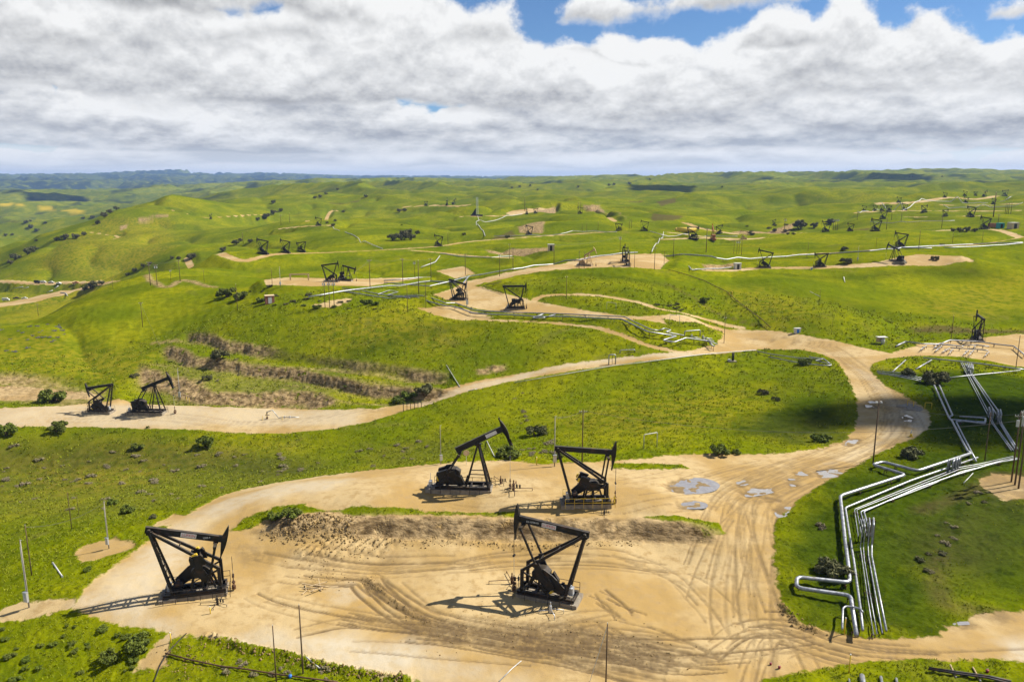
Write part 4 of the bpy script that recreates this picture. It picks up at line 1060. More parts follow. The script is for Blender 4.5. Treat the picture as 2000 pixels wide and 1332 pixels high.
FAR_PUMPS = [
    ('m1', 513, 496, 24, 170, 'first of three pumpjacks in a row on the green hillside road, leftmost'), ('m1', 557, 494, 21, 168, 'middle pumpjack of the three in a row on the green hillside road'),
    ('m0', 588, 492, 19, 176, 'rightmost pumpjack of the three in a row on the green hillside road'), ('m1', 622, 441, 13, 172, 'lone small pumpjack on a pale ledge above the row of three'),
    ('m1', 856, 481, 18, 165, 'lone pumpjack on the hillside road right of the oak clump'), ('m0', 832, 402, 8, 160, 'left of three tiny pumpjacks on the far crest pad'), ('c1', 873, 401, 10, 90, 'middle of three tiny pumpjacks on the far crest pad'),
    ('c1', 886, 400, 9, 60, 'right of three tiny pumpjacks on the far crest pad'), ('m1', 1033, 459, 15, 160, 'lone pumpjack in front of the brown cut bank'), ('c1', 1029, 418, 9, 100, 'left of two tiny pumpjacks on the bare brown far pad'),
    ('m0', 1046, 417, 9, 170, 'right of two tiny pumpjacks on the bare brown far pad'), ('m1', 1133, 418, 11, 172, 'lone tiny pumpjack on a green knoll before the pale scar'), ('m0', 1209, 451, 14, 4, 'pumpjack left of the yellow tank on the ridge road'),
    ('m1', 1258, 451, 16, 172, 'pumpjack right of the yellow tank on the ridge road'), ('m2', 1354, 468, 23, 3, 'left pumpjack on the pale ledge below the valley mouth'), ('m1', 1405, 457, 14, 10, 'small dark pumpjack behind the orange one near the valley mouth'),
    ('m1', 1512, 440, 9, 30, 'tiny dark pumpjack at the bare valley mouth'), ('m1', 1612, 453, 17, 165, 'pumpjack on the long upper terrace beside the white capped poles'), ('m1', 1709, 452, 20, 172, 'pumpjack in the middle of the long upper terrace'),
    ('m1', 1724, 428, 14, 172, 'pumpjack on the green bank above the long upper terrace'), ('m0', 1736, 414, 12, 8, 'rightmost of the cluster of three pumpjacks on the upper left ledge'), ('m1', 1722, 412, 9, 172, 'middle one of the cluster of three pumpjacks on the upper left ledge'),
    ('m1', 1708, 412, 9, 172, 'leftmost of the cluster of three pumpjacks on the upper left ledge'), ('m1', 1766, 411, 11, 170, 'small pumpjack alone in the middle of the upper ledge'), ('m2', 1805, 415, 13, 5, 'pumpjack with head right at the right end of the upper ledge'),
    ('m1', 1755, 396, 9, 168, 'tiny pumpjack at the left end of the highest ledge'), ('m1', 1895, 424, 17, 172, 'pumpjack on the ledge above the beige cabin'), ('m1', 1922, 448, 20, 172, 'pumpjack beside the dark shrubs and parked gear on the right terrace'),
    ('m1', 1886, 397, 10, 178, 'tiny pumpjack on the second highest ledge'), ('c1', 1922, 384, 9, 30, 'tiny pumpjack in the middle of the highest ledge'), ('m0', 1962, 383, 11, 150, 'tiny pumpjack at the right end of the highest ledge'), ('m1', 1884, 383, 8, 170, 'tiny pumpjack left of another on the middle of the highest ledge'), ('m0', 1905, 383, 8, 10, 'tiny pumpjack second from the right group on the highest ledge'), ('m1', 1660, 452, 13, 172, 'small pumpjack between the white capped poles and the terrace middle'),
    ('m2', 1846, 423, 12, 8, 'small pumpjack on the ledge left of the one above the beige cabin'), ('m1', 1940, 399, 9, 172, 'tiny pumpjack near the right end of the second highest ledge'), ('m1', 1687, 413, 9, 176, 'tiny pumpjack at the very left end of the upper ledge'), ('m1', 1845, 386, 8, 170, 'tiny pumpjack where the track climbs to the highest ledge'), ('m1', 412, 428, 8, 80, 'tiny dark pumpjack alone on the far left ridge')]
def far_pumps():
    G = 'pumpjacks in the oil field'
    proto = {'m0': make_mark('pumpjack', -8, -1, True, lod=True), 'm1': make_mark('pumpjack', 10, 1, True, lod=True), 'm2': make_mark('pumpjack', 0, -1, True, lod=True), 'c1': make_conv('pumpjack', 18, 1, True, lod=True)}
    used = set()
    for k, x, y, hp, yaw, lab in FAR_PUMPS:
        o = proto[k] if k not in used else copy_tree(proto[k]); used.add(k)
        put_pump(o, k[0], x, y, hp, yaw, lab, G)
    o = make_conv('pumpjack', 24, 1, True, mat='orange', lod=True); put_pump(o, 'c', 1393, 468, 20, 85, 'orange rusty pumpjack seen end on on the pale ledge', G)
    o = make_mark('pumpjack', 6, 1, True, mat='tan', lod=True); put_pump(o, 'm', 1452, 468, 15, 165, 'small tan pumpjack at the right end of the pale ledge', G)
far_pumps()
# ------------------------------------------------------------------ utility poles
POLE_PROTO = {}
def make_pole(kind):
    """unit-height pole (1 m = full height); parts are scaled with it"""
    root = empty('utility_pole')
    wood = M['woodgrey'] if kind == 'b' else M['wood']
    MB().tube((0, 0, -.04), (0, 0, 1), .016, 8, .011).build('pole_shaft', wood, root, True)
    def arm(z, w):
        a = MB().bar((-w, 0, z), (w, 0, z), .012, .013).bar((-w * .5, 0, z), (0, 0, z - .07), .005, .006).bar((w * .5, 0, z), (0, 0, z - .07), .005, .006).build('crossarm', M['woodgrey'], root)
        for x in (-w * .92, -w * .4, w * .4, w * .92): MB().tube((x, 0, z), (x, 0, z + .022), .006, 6).build('insulator', M['white'], a)
    if kind == 'c': arm(.955, .10)
    if kind == 'd': arm(.965, .11); arm(.87, .09)
    if kind == 'p': MB().tube((0, 0, 1), (0, 0, 1.02), .006, 5).build('insulator', M['white'], root)
    if kind in ('b',):
        q = MB().box(-.045, .045, -.06, -.018, .10, .235).box(-.05, .05, -.065, -.015, .235, .245); bx_ = q.build('electrical_box', M['galv'], root)
        MB().tube((.0, -.018, .245), (.0, -.016, .9), .005, 5).build('conduit', M['galv'], root)
        MB().box(-.03, -.004, -.064, -.060, .14, .2).build('box_door', M['white'], bx_)
        MB().tube((0, 0, .985), (.05, 0, 1.0), .004, 5).build('bracket', M['galv'], root)
    if kind == 't':
        arm(.94, .10)
        for x in (-.05, .05): MB().tube((x, -.03, .80), (x, -.03, .89), .026, 10).build('transformer', M['galv'], root)
    if kind == 'l':
        MB().bar((-.05, 0, .985), (.05, 0, .985), .012, .012).build('crossarm', M['woodgrey'], root)
        for x in (-.05, .05): MB().prism([(x - .022, .965), (x + .022, .965), (x + .014, .99), (x - .014, .99)], -.02, .02).build('flood_lamp', M['white'], root)
    return remember(root)
POLES = """b 213,1071,981 grey pole with electrical box on the bare patch left of the front pad
w 140,1031,963 bare wooden pole in the green field behind the grey pole with its box
w 154,1006,968 short leaning wooden post at the foot of the left slope
p 62,1123,1028 wooden pole just right of the nearest grey box pole at the left edge
b 57,1186,1058 grey pole with twin electrical boxes at the left edge of the photo
p 540,1334,1231 brown wooden pole at the bottom edge, left of the rusty footed one
p 592,1315,1193 brown wooden pole with rusty foot at the near edge of the front pad
p 1183,1346,1231 brown wooden pole with striped guy wire at the bottom of the pad
b 861,906,832 thin pole with grey box behind the raised horse head pumpjack
b 1083,911,815 thin pole with white cabinet left of the yellow railed pumpjack
c 1137,902,802 tall brown pole with crossarm behind the yellow railed pumpjack
b 352,781,719 pole with white cabinet beside the right pumpjack below the sandstone cut
l 1705,905,785 tall pole with white floodlights at the road bend
l 1414,670,620 dark pole with a lamp at the road junction beside the pipe manifold
w 1624,653,627 short dark post beside the road junction
p 1857,668,617 dark pole left of the pumpjack behind the manifold
w 1786,657,638 thin dark post in the grass behind the white shelter
p 1984,719,655 dark pole at the right edge of the manifold pad
p 1807,742,703 dark pole rising from the dark bush among the pipes
t 1975,941,806 left one of three tall rust brown poles at the right edge
t 1982,947,797 middle one of three tall rust brown poles at the right edge
t 1989,954,802 right one of three tall rust brown poles at the right edge
w 1923,900,806 dark pole in the grass left of the three rust brown poles
w 1655,793,769 short black post in the grass inside the road bend
p 464,606,556 wooden pole on the crest left of the brick coloured shed
c 279,639,590 wooden pole with guy wires on the crest of the left hill
t 635,601,547 left one of the three transformer poles on the crest
t 644,601,547 middle one of the three transformer poles on the crest
t 653,602,547 right one of the three transformer poles on the crest
p 532,560,525 thin pole at the left end of the pale pad
b 548,560,521 thin pole with a box on the left half of the pale pad
c 723,565,507 dark pole with crossarm in front of the pale pad
c 787,556,505 dark pole where the silver pipes bend
c 842,550,505 dark pole above the end of the upper silver pipe
p 818,574,510 dark pole beside the orange bare patch
t 810,541,510 transformer pole behind the silver pipe bend
p 796,607,556 dark pole on the crest left of the bare scraped bank
p 832,602,552 thin brown pole standing just above the bare scraped bank
b 912,600,545 dark pole with a box at the foot of the left hilltop pumpjack
c 909,537,496 pole with crossarm beside the white pipe start
l 976,540,498 pole with lamp at the left end of the pipe road
c 1002,530,484 dark pole next to the pipe road
l 995,505,477 pole with lamp behind the pipe road
c 1082,518,478 dark pole halfway along the pipe road
p 1131,525,490 dark pole left of the tan pumpjack
p 1141,524,492 dark pole in front of the tan pumpjack
p 1239,523,491 dark pole right of the end on pumpjacks
c 1278,527,483 tall dark pole at the right end of the upper pad
c 1315,503,467 tall dark pole standing by the long white pipeline
w 1297,516,490 thin dark pole between the upper pad and the long pipeline
l 1106,585,540 lamp pole beside the loop road
w 1321,617,592 thin pole beside the lower end of the loop road
t 1211,493,462 pole with white top fitting behind the end on pumpjacks
c 1379,493,446 tall dark pole in front of the orange pumpjack
t 1532,452,427 pole with wide crossarm near the valley mouth
p 1433,496,470 first of the four clustered poles by the long pipeline
t 1439,496,470 second of the four clustered poles by the long pipeline
t 1443,496,470 third of the four clustered poles by the long pipeline
p 1448,499,468 last of the four clustered poles by the long pipeline
p 1578,492,473 dark pole beyond the middle of the long pipeline
b 1675,510,481 pole with a grey box left of the brown mounds
p 1601,587,565 dark pole in the gully of the green hillside
c 1711,484,464 dark pole left of the pumpjack behind the white pipeline
p 1794,488,451 tall dark pole right of the pumpjack behind the white pipeline
p 1860,476,455 thin pole in the grass below the dark shrubs
p 1918,475,452 dark pole on the grass inside the right road curve
c 1948,446,419 dark pole beside the teal bin
p 1839,446,421 dark pole in the middle of the right terrace
t 1627,450,428 left one of the white capped poles on the upper terrace
t 1631,450,428 middle one of the white capped poles on the upper terrace
t 1635,450,428 right one of the white capped poles on the upper terrace
p 1731,449,425 thin pole beside the middle terrace pumpjack
p 1760,433,414 thin pole on the green bank below the upper ledge
p 1741,430,412 thin pole right of the pumpjack on the green bank
p 1674,430,412 thin pole at the left end of the upper ledge
p 1940,424,377 tall thin pole crossing the upper right ledges
p 1963,418,397 first of the four thin poles on the upper right ledge
p 1966,418,397 second of the four thin poles on the upper right ledge
p 1969,418,396 third of the four thin poles on the upper right ledge
p 1974,418,395 last of the four thin poles on the upper right ledge
d 294,558,512 tall grey pole with double crossarms left of the transformer on the spur
t 307,557,516 transformer pole on the spur beside the double crossarm pole
t 334,548,526 short transformer pole on the spur
c 352,549,508 dark pole with crossarm on the spur right of the transformers
p 399,551,527 thin pole at the right end of the dark spur cut
c 221,566,546 pole with crossarm on the spur's left flank
c 75,617,594 pole with crossarm in the valley below the left pads
p 475,476,455 thin pole left of the oak row on the hillside
c 549,440,420 dark pole with crossarm behind the pale ledge
p 566,435,417 thin pole right of the crossarm pole behind the pale ledge
p 875,478,455 thin pole beside the lone hillside pumpjack
p 1146,452,436 thin dark pole on the green slope left of the ridge road pumpjacks
p 1137,452,437 thin dark pole just left of another on the ridge road slope
p 1168,450,434 thin dark pole nearest the ridge road pumpjacks
p 1229,446,429 left thin pole between the ridge road pumpjacks
p 1233,446,429 right thin pole between the ridge road pumpjacks
p 1129,417,395 left thin pole behind the tiny knoll pumpjack
p 1134,417,394 right thin pole behind the tiny knoll pumpjack
p 1025,412,386 thin pole behind the bare brown far pad"""
POLE_TOP = {}
def build_poles():
    for ln in POLES.split('\n'):
        kind, pos, lab = ln.split(' ', 2); xb, yb, yt = map(float, pos.split(','))
        if kind not in POLE_PROTO: o = POLE_PROTO[kind] = make_pole(kind)
        else: o = copy_tree(POLE_PROTO[kind])
        P = hit(xb, min(yb, 1331)) if yb <= 1331 else hit(xb, yb)
        h = tall_px(P, yb - yt) * (1.0 if kind != 'l' else 1.0)
        w = max(h, 7.0) if h < 7 else h
        fat = 1.0 if P[1] < 250 else 1.0 + min(.9, (P[1] - 250) / 500)
        o.location = P; o.scale = (h * .72 * fat, h * .72 * fat, h); o.rotation_euler = (0, 0, rng.uniform(-.5, .5))
        tag(o, lab, 'pole', 'utility poles'); POLE_TOP[lab] = (P[0], P[1], P[2] + h * .97)
build_poles()

# ------------------------------------------------------------------ power lines strung between pole tops
def wire(a, b, sag, lab, r=.022, mat='wire', name='power_line'):
    a = Vector(a); b = Vector(b); pts = []
    for k in range(13):
        t = k / 12; p = a.lerp(b, t); p.z -= sag * 4 * t * (1 - t); pts.append(p)
    o = MB().sweep(pts, r, 4).build(name, M[mat], None); tag(o, lab, 'cable', 'overhead wires')
def top(part): return next(v for k, v in POLE_TOP.items() if part in k)
def build_wires():
    t = top('left one of three tall rust'); u = top('tall brown pole with crossarm behind'); v = top('tall pole with white floodlights')
    wire(t, v, 1.2, 'upper thin wire between the rust brown poles and the floodlight pole')
    wire((t[0], t[1], t[2] - 1.2), u, 3.0, 'lower thin wire crossing the road bend to the tall brown pole')
    wire(top('brown wooden pole at the bottom edge'), top('rusty foot'), .9, 'slack black cable between the two wooden poles at the bottom')
    wire(top('just right of the nearest grey'), top('grey pole with electrical box on the bare'), 1.0, 'thin wire between the two poles at the left of the pad')
    wire(top('thin pole with white cabinet left'), u, .4, 'thin wire between the white cabinet pole and the tall brown pole')
    wire(top('crossarm in front of the pale pad'), top('where the silver pipes bend'), .8, 'wire between the two dark poles in front of the silver pipes')
    wire(top('where the silver pipes bend'), top('above the end of the upper silver'), .8, 'wire running right from the pole at the silver pipe bend')
    wire(top('right one of the three transformer poles on'), top('crossarm in front of the pale pad'), 1.5, 'wire from the three transformer poles to the next dark pole', .03)
    wire(top('halfway along the pipe road'), top('white top fitting'), 1.2, 'long wire over the slope behind the pipe road', .03)
    wire(top('guy wires on the crest'), tuple(hit(318, 690)), 0, 'pale guy wire slanting down the left hill', .03)
    p = top('striped guy'); q = hit(1152, 1330)
    wire(p, tuple(q), .0, 'black and white striped guy wire of the bottom pole', .035, 'white')
    wire(top('double crossarms'), top('dark pole with crossarm on the spur right'), .8, 'wire between the grey poles on the spur', .03)
    wire(top("spur's left flank"), tuple(hit(100, 612)), .3, 'pale wire running down the left spur into the valley', .05)
build_wires()

# ------------------------------------------------------------------ pipelines
def pipe_points(s, h):
    P = [up_by(hit(a, b), h) for a, b in px(s)]
    out = [P[0]]
    for a, b in zip(P, P[1:]):
        n = max(1, int(np.linalg.norm(b[:2] - a[:2]) / 7.0))
        for k in range(1, n + 1):
            q = a + (b - a) * (k / n)
            if k < n: q[2] = max(q[2], ground(q[0], q[1]) + h * .55); q[2] = min(q[2], ground(q[0], q[1]) + h * 1.6)
            out.append(q)
    return out
def round_corners(P, rad):
    out = [Vector(P[0])]
    for a, b, c in zip(P, P[1:], P[2:]):
        a, b, c = Vector(a), Vector(b), Vector(c); d1 = (a - b); d2 = (c - b); ang = d1.angle(d2) if d1.length and d2.length else math.pi
        if ang > 2.9: out.append(b); continue
        r1 = min(rad, d1.length * .45, d2.length * .45); p = b + d1.normalized() * r1; q = b + d2.normalized() * r1
        for t in (0, .33, .67, 1): out.append(p.lerp(b, t).lerp(b.lerp(q, t), t))
    out.append(Vector(P[-1])); return out
def pipeline(lab, s, r, h, mat='pipe', sup=9.0, group='insulated pipelines', pts=None, name='pipeline', sides=10):
    P = pts if pts is not None else pipe_points(s, h)
    root = empty(name, P[0]); o0 = Vector(P[0])
    Q = [p - o0 for p in round_corners(P, max(r * 3.2, .4))]
    MB().sweep(Q, r, sides).build('pipe_run', M[mat], root, True)
    if sup:
        acc = sup * .5
        for a, b in zip(P, P[1:]):
            a, b = Vector(a), Vector(b); L = (b - a).length; n = (b - a).normalized(); side = Vector((-n.y, n.x, 0))
            while acc < L:
                p = a + n * acc; g = ground(p.x, p.y); acc += sup
                if p.z - g < .12: continue
                w = r + .18
                q = MB().bar(p - o0 + side * w + Vector((0, 0, -r - .06)), p - o0 - side * w + Vector((0, 0, -r - .06)), .12, .12)
                for sg in (-1, 1): q.bar(Vector((p.x, p.y, g - .3)) - o0 + side * w * sg * .8, p - o0 + side * w * sg * .8 + Vector((0, 0, -r - .06)), .09, .09)
                q.build('pipe_support', M['rusty'], root)
            acc -= L
    tag(root, lab, 'pipeline', group); return root
def hoop(lab, x0, y0, x1, y1, hp, r, mat='pipe', name='pipe_hoop', group='upright pipe hoops', braces=False):
    A = hit(x0, y0); Bp = hit(x1, y1); h = tall_px(A, hp)
    P = [A - [0, 0, .4], A + [0, 0, h], [Bp[0], Bp[1], A[2] + h], Bp - [0, 0, .4]]
    root = empty(name, A); o0 = Vector(A)
    MB().sweep([p - o0 for p in round_corners([Vector(p) for p in P], r * 3)], r, 8).build('hoop_pipe', M[mat], root, True)
    if braces:
        m = (Vector(A) + Vector(Bp)) / 2
        MB().bar(m - o0 - Vector((0, 0, .3)), m - o0 + Vector((0, 0, h - r)), .12, .12).build('prop_post', M['dark'], root)
    tag(root, lab, 'pipe', group)
def C6(s): return ' '.join('%.1f,%.1f' % (1300 + a / 2.857, 560 + b / 2.857) for a, b in px(s))
def C3(s): return ' '.join('%.1f,%.1f' % (1300 + a / 2.857, 900 + b / 2.857) for a, b in px(s))
def CR(s): return ' '.join('%.1f,%.1f' % (1640 + a / 5.55, 640 + b / 5.55) for a, b in px(s))
def CS(s): return ' '.join('%.1f,%.1f' % (1640 + a / 5.55, 860 + b / 5.55) for a, b in px(s))
def CB(s): return ' '.join('%.1f,%.1f' % (1500 + a / 4.0, 1080 + b / 4.0) for a, b in px(s))
def riser(base, hgt, gap, direction):
    """up, over and down again: points inserted into a run at base"""
    d = Vector(direction).normalized(); b = Vector(base)
    return [b, b + Vector((0, 0, hgt)), b + d * gap + Vector((0, 0, hgt)), b + d * gap]
def build_pipes():
    # the field right of the front pad
    pipeline('thick silver pipe with a rectangular loop, leftmost in the right hand field', CS("1420,140 845,330 470,232 352,262 715,372 5,600") + ' ' + CS("60,1100") + ' ' + CB("625,70 640,230 225,185 222,270 645,330 690,640"), .27, .75, sup=8)
    pipeline('silver pipe running just right of the looped thick pipe', CS("1495,185 770,435 60,730 125,1140") + ' ' + CB("670,60 725,455 740,600"), .17, .6)
    B0 = {'a': (CS("1880,170 1545,248 1290,292 880,452 160,745 205,1060"), CB("735,50 825,640")), 'b': (CS("1905,178 1600,256 1300,312 890,474 185,750 245,1060"), CB("752,45 852,630")),
          'c': (CS("1920,190 1640,266 1320,336 960,492 228,770 300,1050"), CB("785,20 893,625")), 'd': (CS("1945,200 1700,240 1240,378 830,520 262,770 345,1050"), CB("810,20 925,605"))}
    nm = {'a': 'first and thinnest', 'b': 'second', 'c': 'third', 'd': 'fourth and rightmost'}
    for k, rr in (('a', .06), ('b', .06), ('c', .085), ('d', .13)):
        up = pipe_points(B0[k][0], .45); lo = pipe_points(B0[k][1], .45)
        d = Vector(lo[0]) - Vector(up[-1]); d.z = 0; dn = d.normalized()
        g0 = Vector(up[-1]); z0 = g0.z
        mid = [g0 + Vector((0, 0, 3.2)), g0 + dn * min(3.0, d.length * .5) + Vector((0, 0, 3.2)), g0 + dn * min(3.0, d.length * .5)]
        pipeline('%s silver pipe of the four pipe bundle with upright loops, right field' % nm[k], None, rr, .45, pts=up + [np.array(q) for q in mid] + lo, sup=10)
    pipeline('short silver branch pipe bent over the thick pipe near the road', CB("580,590 585,430 610,412 715,430 740,460"), .13, 1.4, sup=0)
    pipeline('silver pipe with U turn coming down from the dark bush, left one', CR("1025,625 1180,965 1205,1000") + ' ' + CR("1265,1000 1575,1030 1585,980 1300,960"), .2, .7)
    pipeline('silver pipe coming down beside the U turn pipe, right one', CR("1080,625 1225,950 1180,970"), .18, .7)
    pipeline('thick silver pipe from the square loop down to the long diagonal', CR("1580,1040 1210,995 1385,1332") + ' ' + CS("1420,140"), .2, .75)
    pipeline('thinner silver pipe beside it from the square loop to the crossing', CR("1560,1020 1260,1015 1420,1332") + ' ' + CS("1480,228"), .16, .7)
    for i, (a, r_, w) in enumerate((("1312,375 1375,500 1600,935 1655,1040 1862,1332", .09, 'outer left'), ("1330,375 1395,500 1620,925 1670,1040 1885,1332", .09, 'inner left'), ("1358,385 1430,520 1690,920 1745,1050 1900,1310", .12, 'inner right'), ("1375,395 1445,520 1725,910 1755,1040 1925,1310", .15, 'outer right'))):
        pipeline('%s pipe of the bundle running down from the manifold pad' % w, CR(a), r_, .5, sup=12)
    for i, (bx, by) in enumerate(((1385, 500), (1405, 505), (1425, 508), (1440, 515))):
        x, y = px(CR("%d,%d" % (bx, by)))[0]; hoop('%s upright loop on the pipe bundle near the manifold pad' % ('first', 'second', 'third', 'fourth')[i], x, y, x - 1.5, y - 7, 13, .12, group='upright pipe loops')
    for i, (bx, by) in enumerate(((1620, 1010), (1655, 1020), (1710, 1040), (1740, 1045))):
        x, y = px(CR("%d,%d" % (bx, by)))[0]; hoop('%s upright loop on the pipe bundle left of the rust brown poles' % ('first', 'second', 'third', 'fourth')[i], x, y, x - 2.5, y - 9, 20, .15, group='upright pipe loops')
    for i, (bx, by) in enumerate(((1165, 350), (1215, 360), (1250, 345), (1275, 335))):
        x, y = px(CS("%d,%d" % (bx, by)))[0]; hoop('%s upright loop on the diagonal pipes below the dark pole' % ('first', 'second', 'third', 'fourth')[i], x, y, x + 4, y - 5, 24, .14, group='upright pipe loops')
    pipeline('long silver pipe along the near edge of the manifold pad', CR("905,325 1300,365 1600,400 1890,440 2010,455"), .2, .5)
    pipeline('thin silver pipe slanting up to the right past the bundle', CR("1110,550 1380,520 1700,490 1960,462"), .13, .5)
    for i, a in enumerate(("400,470 660,490 900,550", "405,485 660,515 890,565", "420,495 640,530 880,580")):
        pipeline('%s of three silver pipes running right from the road into the dark bush' % ('upper', 'middle', 'lower')[i], CR(a), .13, .4)
    pipeline('left short white pipe slanting across the grass triangle', CR("570,480 715,350"), .15, .35, sup=6)
    pipeline('right short white pipe slanting across the grass triangle', CR("825,450 995,350"), .17, .35, sup=6)
    # manifold pad
    pipeline('long header pipe at the rear of the manifold', CR("715,150 900,175 1100,180 1300,200 1340,205"), .2, .8, sup=7)
    pipeline('bent header pipe rising behind the manifold to the right', CR("1060,190 1195,135 1500,150 1700,180 1890,200 2010,300"), .2, 1.0, sup=7)
    pipeline('front header pipe of the manifold', CR("1200,215 1540,240 1610,250"), .16, .9, sup=5)
    pipeline('middle header pipe of the manifold', CR("1330,195 1480,185 1620,205"), .16, 1.0, sup=5)
    pipeline('thick silver stub pipe at the left end of the manifold', CR("610,200 720,150"), .26, .6, sup=5)
    for i, (a, b, c, d) in enumerate(((945, 190, 870, 245), (1090, 165, 1020, 225), (1110, 195, 1030, 260), (1195, 220, 1105, 270), (1230, 230, 1185, 280), (1400, 240, 1340, 295), (1455, 240, 1400, 300), (1620, 260, 1570, 310), (1490, 180, 1450, 215))):
        root = pipeline('branch pipe with valves on the manifold, number %s from the left' % ('one', 'two', 'three', 'four', 'five', 'six', 'seven', 'eight', 'nine')[i], CR('%d,%d %d,%d' % (a, b, c, d)), .11, .7, sup=3, group='manifold branch pipes')
        P0 = Vector(root.location); e = up_by(hit(*px(CR('%d,%d' % (c, d)))[0]), .7); m = (Vector(e) - P0) * .6
        MB().tube(m + Vector((0, 0, -.25)), m + Vector((0, 0, .55)), .16, 8).tube(m + Vector((-.3, 0, .55)), m + Vector((.3, 0, .55)), .05, 6).build('valve', M['white'], root)
    # centre: road junction manifold and hill pipes
    def CJ(s): return ' '.join('%.1f,%.1f' % (1180 + a / 5.263, 600 + b / 5.263) for a, b in px(s))
    pipeline('upper silver pipe descending the hill to the road junction', "668,563 760,578 870,592 890,592 928,606 1000,610 1100,613" + ' ' + CJ("0,90 210,98 300,145 480,230 560,240"), .2, .6)
    pipeline('lower silver pipe descending the hill to the road junction', "665,568 760,583 868,597 885,598 922,611 1000,615 1100,618" + ' ' + CJ("0,115 180,122 300,180 440,250 740,298"), .22, .6)
    pipeline('silver zigzag pipe end beside the junction manifold, upper', CJ("560,240 620,218 690,235 630,255 820,290"), .18, .7)
    pipeline('silver zigzag pipe end beside the junction manifold, lower', CJ("740,298 600,340 720,360 840,315 1080,350 1120,400"), .22, .7)
    hoop('large white pipe hoop at the junction manifold', *px(CJ("825,295"))[0], *px(CJ("985,300"))[0], 9, .2, group='upright pipe hoops')
    for i, (a, b, c, d) in enumerate(((880, 300, 990, 320), (1000, 310, 1110, 325), (1010, 330, 1130, 350), (1080, 380, 1140, 400), (1060, 345, 1165, 380))):
        root = pipeline('%s valve pipe of the junction manifold' % ('leftmost', 'rear', 'middle', 'front', 'rightmost')[i], CJ('%d,%d %d,%d' % (a, b, c, d)), .15, .8, sup=3, group='junction valve pipes')
        MB().tube((.6, 0, -.2), (.6, 0, .6), .2, 8).tube((.3, 0, .6), (.9, 0, .6), .05, 6).build('valve', M['white'], root)
    pipeline('long thin pipe along the near edge of the left road', CJ("1560,440 1300,460 1000,485 700,525 400,565 100,600") + " 1100,731 1005,747", .12, .25, 'pipe2', sup=0)
    pipeline('upper silver pipe beside the bush below the junction', C6("510,360 600,378 740,398 880,400 920,432"), .16, .4)
    pipeline('lower silver pipe beside the bush below the junction', C6("575,392 720,420 860,438 925,440"), .16, .4)
    pipeline('small zigzag pipe right of the bush below the junction', C6("800,390 880,402 835,412 925,432"), .13, .4, sup=4)
    pipeline('white pipe along the pipe road to the upper pad', "603,580 690,566 760,558 840,549 905,553 915,540 1000,526 1082,516 1130,508 1210,495 1245,493", .3, .7, sup=12)
    pipeline('silver pipe behind the upper pipe bend', "750,548 790,545 842,542", .25, .6, sup=10)
    pipeline('silver pipe running under the dark poles to the hilltop pumpjack', "750,552 800,556 838,559 878,550 915,540", .25, .7, sup=10)
    pipeline('short zigzag of silver pipes left of the bare bank', "738,575 760,567 778,570 757,576 800,582", .18, .5, sup=6)
    pipeline('loop of white pipe on the grass before the hilltop pumpjack', "1045,619 1062,613 1040,621 1060,621 1085,614", .2, .4, sup=0)
    pipeline('long white pipeline beside the upper road', "1300,501 1390,501 1398,504 1440,503 1560,498 1600,497 1700,490 1760,484 1820,485", .32, .7, sup=14)
    pipeline('white pipeline in the right grass before the road curve', "1740,485 1800,482 1900,477 1998,474", .3, .6, sup=14)
    pipeline('second white pipeline in the right grass, nearer one', "1845,484 1920,481 1998,475", .25, .5, sup=14)
    pipeline('white pipe beside the pale bank on the terrace', "1355,527 1380,525 1430,522", .25, .5, sup=8)
    pipeline('short white pipe elbow at the left end of the terrace', "1345,520 1350,527 1356,527", .25, .6, sup=0)
    pipeline('white pipe descending the far slope to the oak clump', "650,443 663,451", .34, .8, 'pipe2', sup=0)
    pipeline('long white pipe slanting across the green hillside', "674,453 700,465 725,477 747,486", .32, .7, 'pipe2', sup=0)
    pipeline('bent white pipe below the drilling rig', "933,422 937,430 930,433 940,448 948,461", .34, .8, 'pipe2', sup=0)
    pipeline('white pipe along the brown far pad', "938,430 990,421 1020,418", .34, .8, 'pipe2', sup=0)
    pipeline('white pipe hugging the ridge road to the yellow tank', "965,461 1040,459 1095,457 1118,451 1160,451 1205,453", .30, .6, 'pipe2', sup=0)
    pipeline('white pipe from the yellow tank to the pale ledge', "1270,452 1290,458 1380,461 1440,462", .30, .6, 'pipe2', sup=0)
    pipeline('white pipe dropping down the slope left of the dark pole', "1296,453 1285,475 1273,492", .28, .6, 'pipe2', sup=0)
    pipeline('white pipe cut off on the left road with its elbow', "822,522 850,512 859,500", .28, .6, 'pipe2', sup=0)
    pipeline('long white pipe on the hillside road, right end', "860,495 900,501 960,503 1000,500", .26, .5, 'pipe2', sup=0)
    pipeline('thin white pipe on the upper right ledge', "1675,413 1760,411 1850,411", .34, .8, 'pipe2', sup=0)
    pipeline('thin white pipe on the highest ledge', "1722,396 1760,396 1800,388 1870,384 1975,384", .42, 1.0, 'pipe2', sup=0)
    pipeline('white pipe on the second highest ledge', "1842,400 1920,399 1998,396", .38, .9, 'pipe2', sup=0)
    pipeline('thin white pipe in the grass of the long upper terrace', "1700,433 1760,433 1865,431", .28, .6, 'pipe2', sup=0)
    for i, s in enumerate(("30,563 45,560", "44,564 56,561", "92,571 103,567", "106,564 114,558", "118,572 132,578")):
        pipeline('%s white pipe laid out beside the valley road on the left' % ('first', 'second', 'third', 'fourth', 'fifth')[i], s, .4, .6, 'pipe2', sup=0, group='pipes in the left valley')
    pipeline('dark pipeline lying across the green hill behind the hilltop pumpjack', "980,550 943,558 985,572", .12, .35, 'rusty', sup=8)
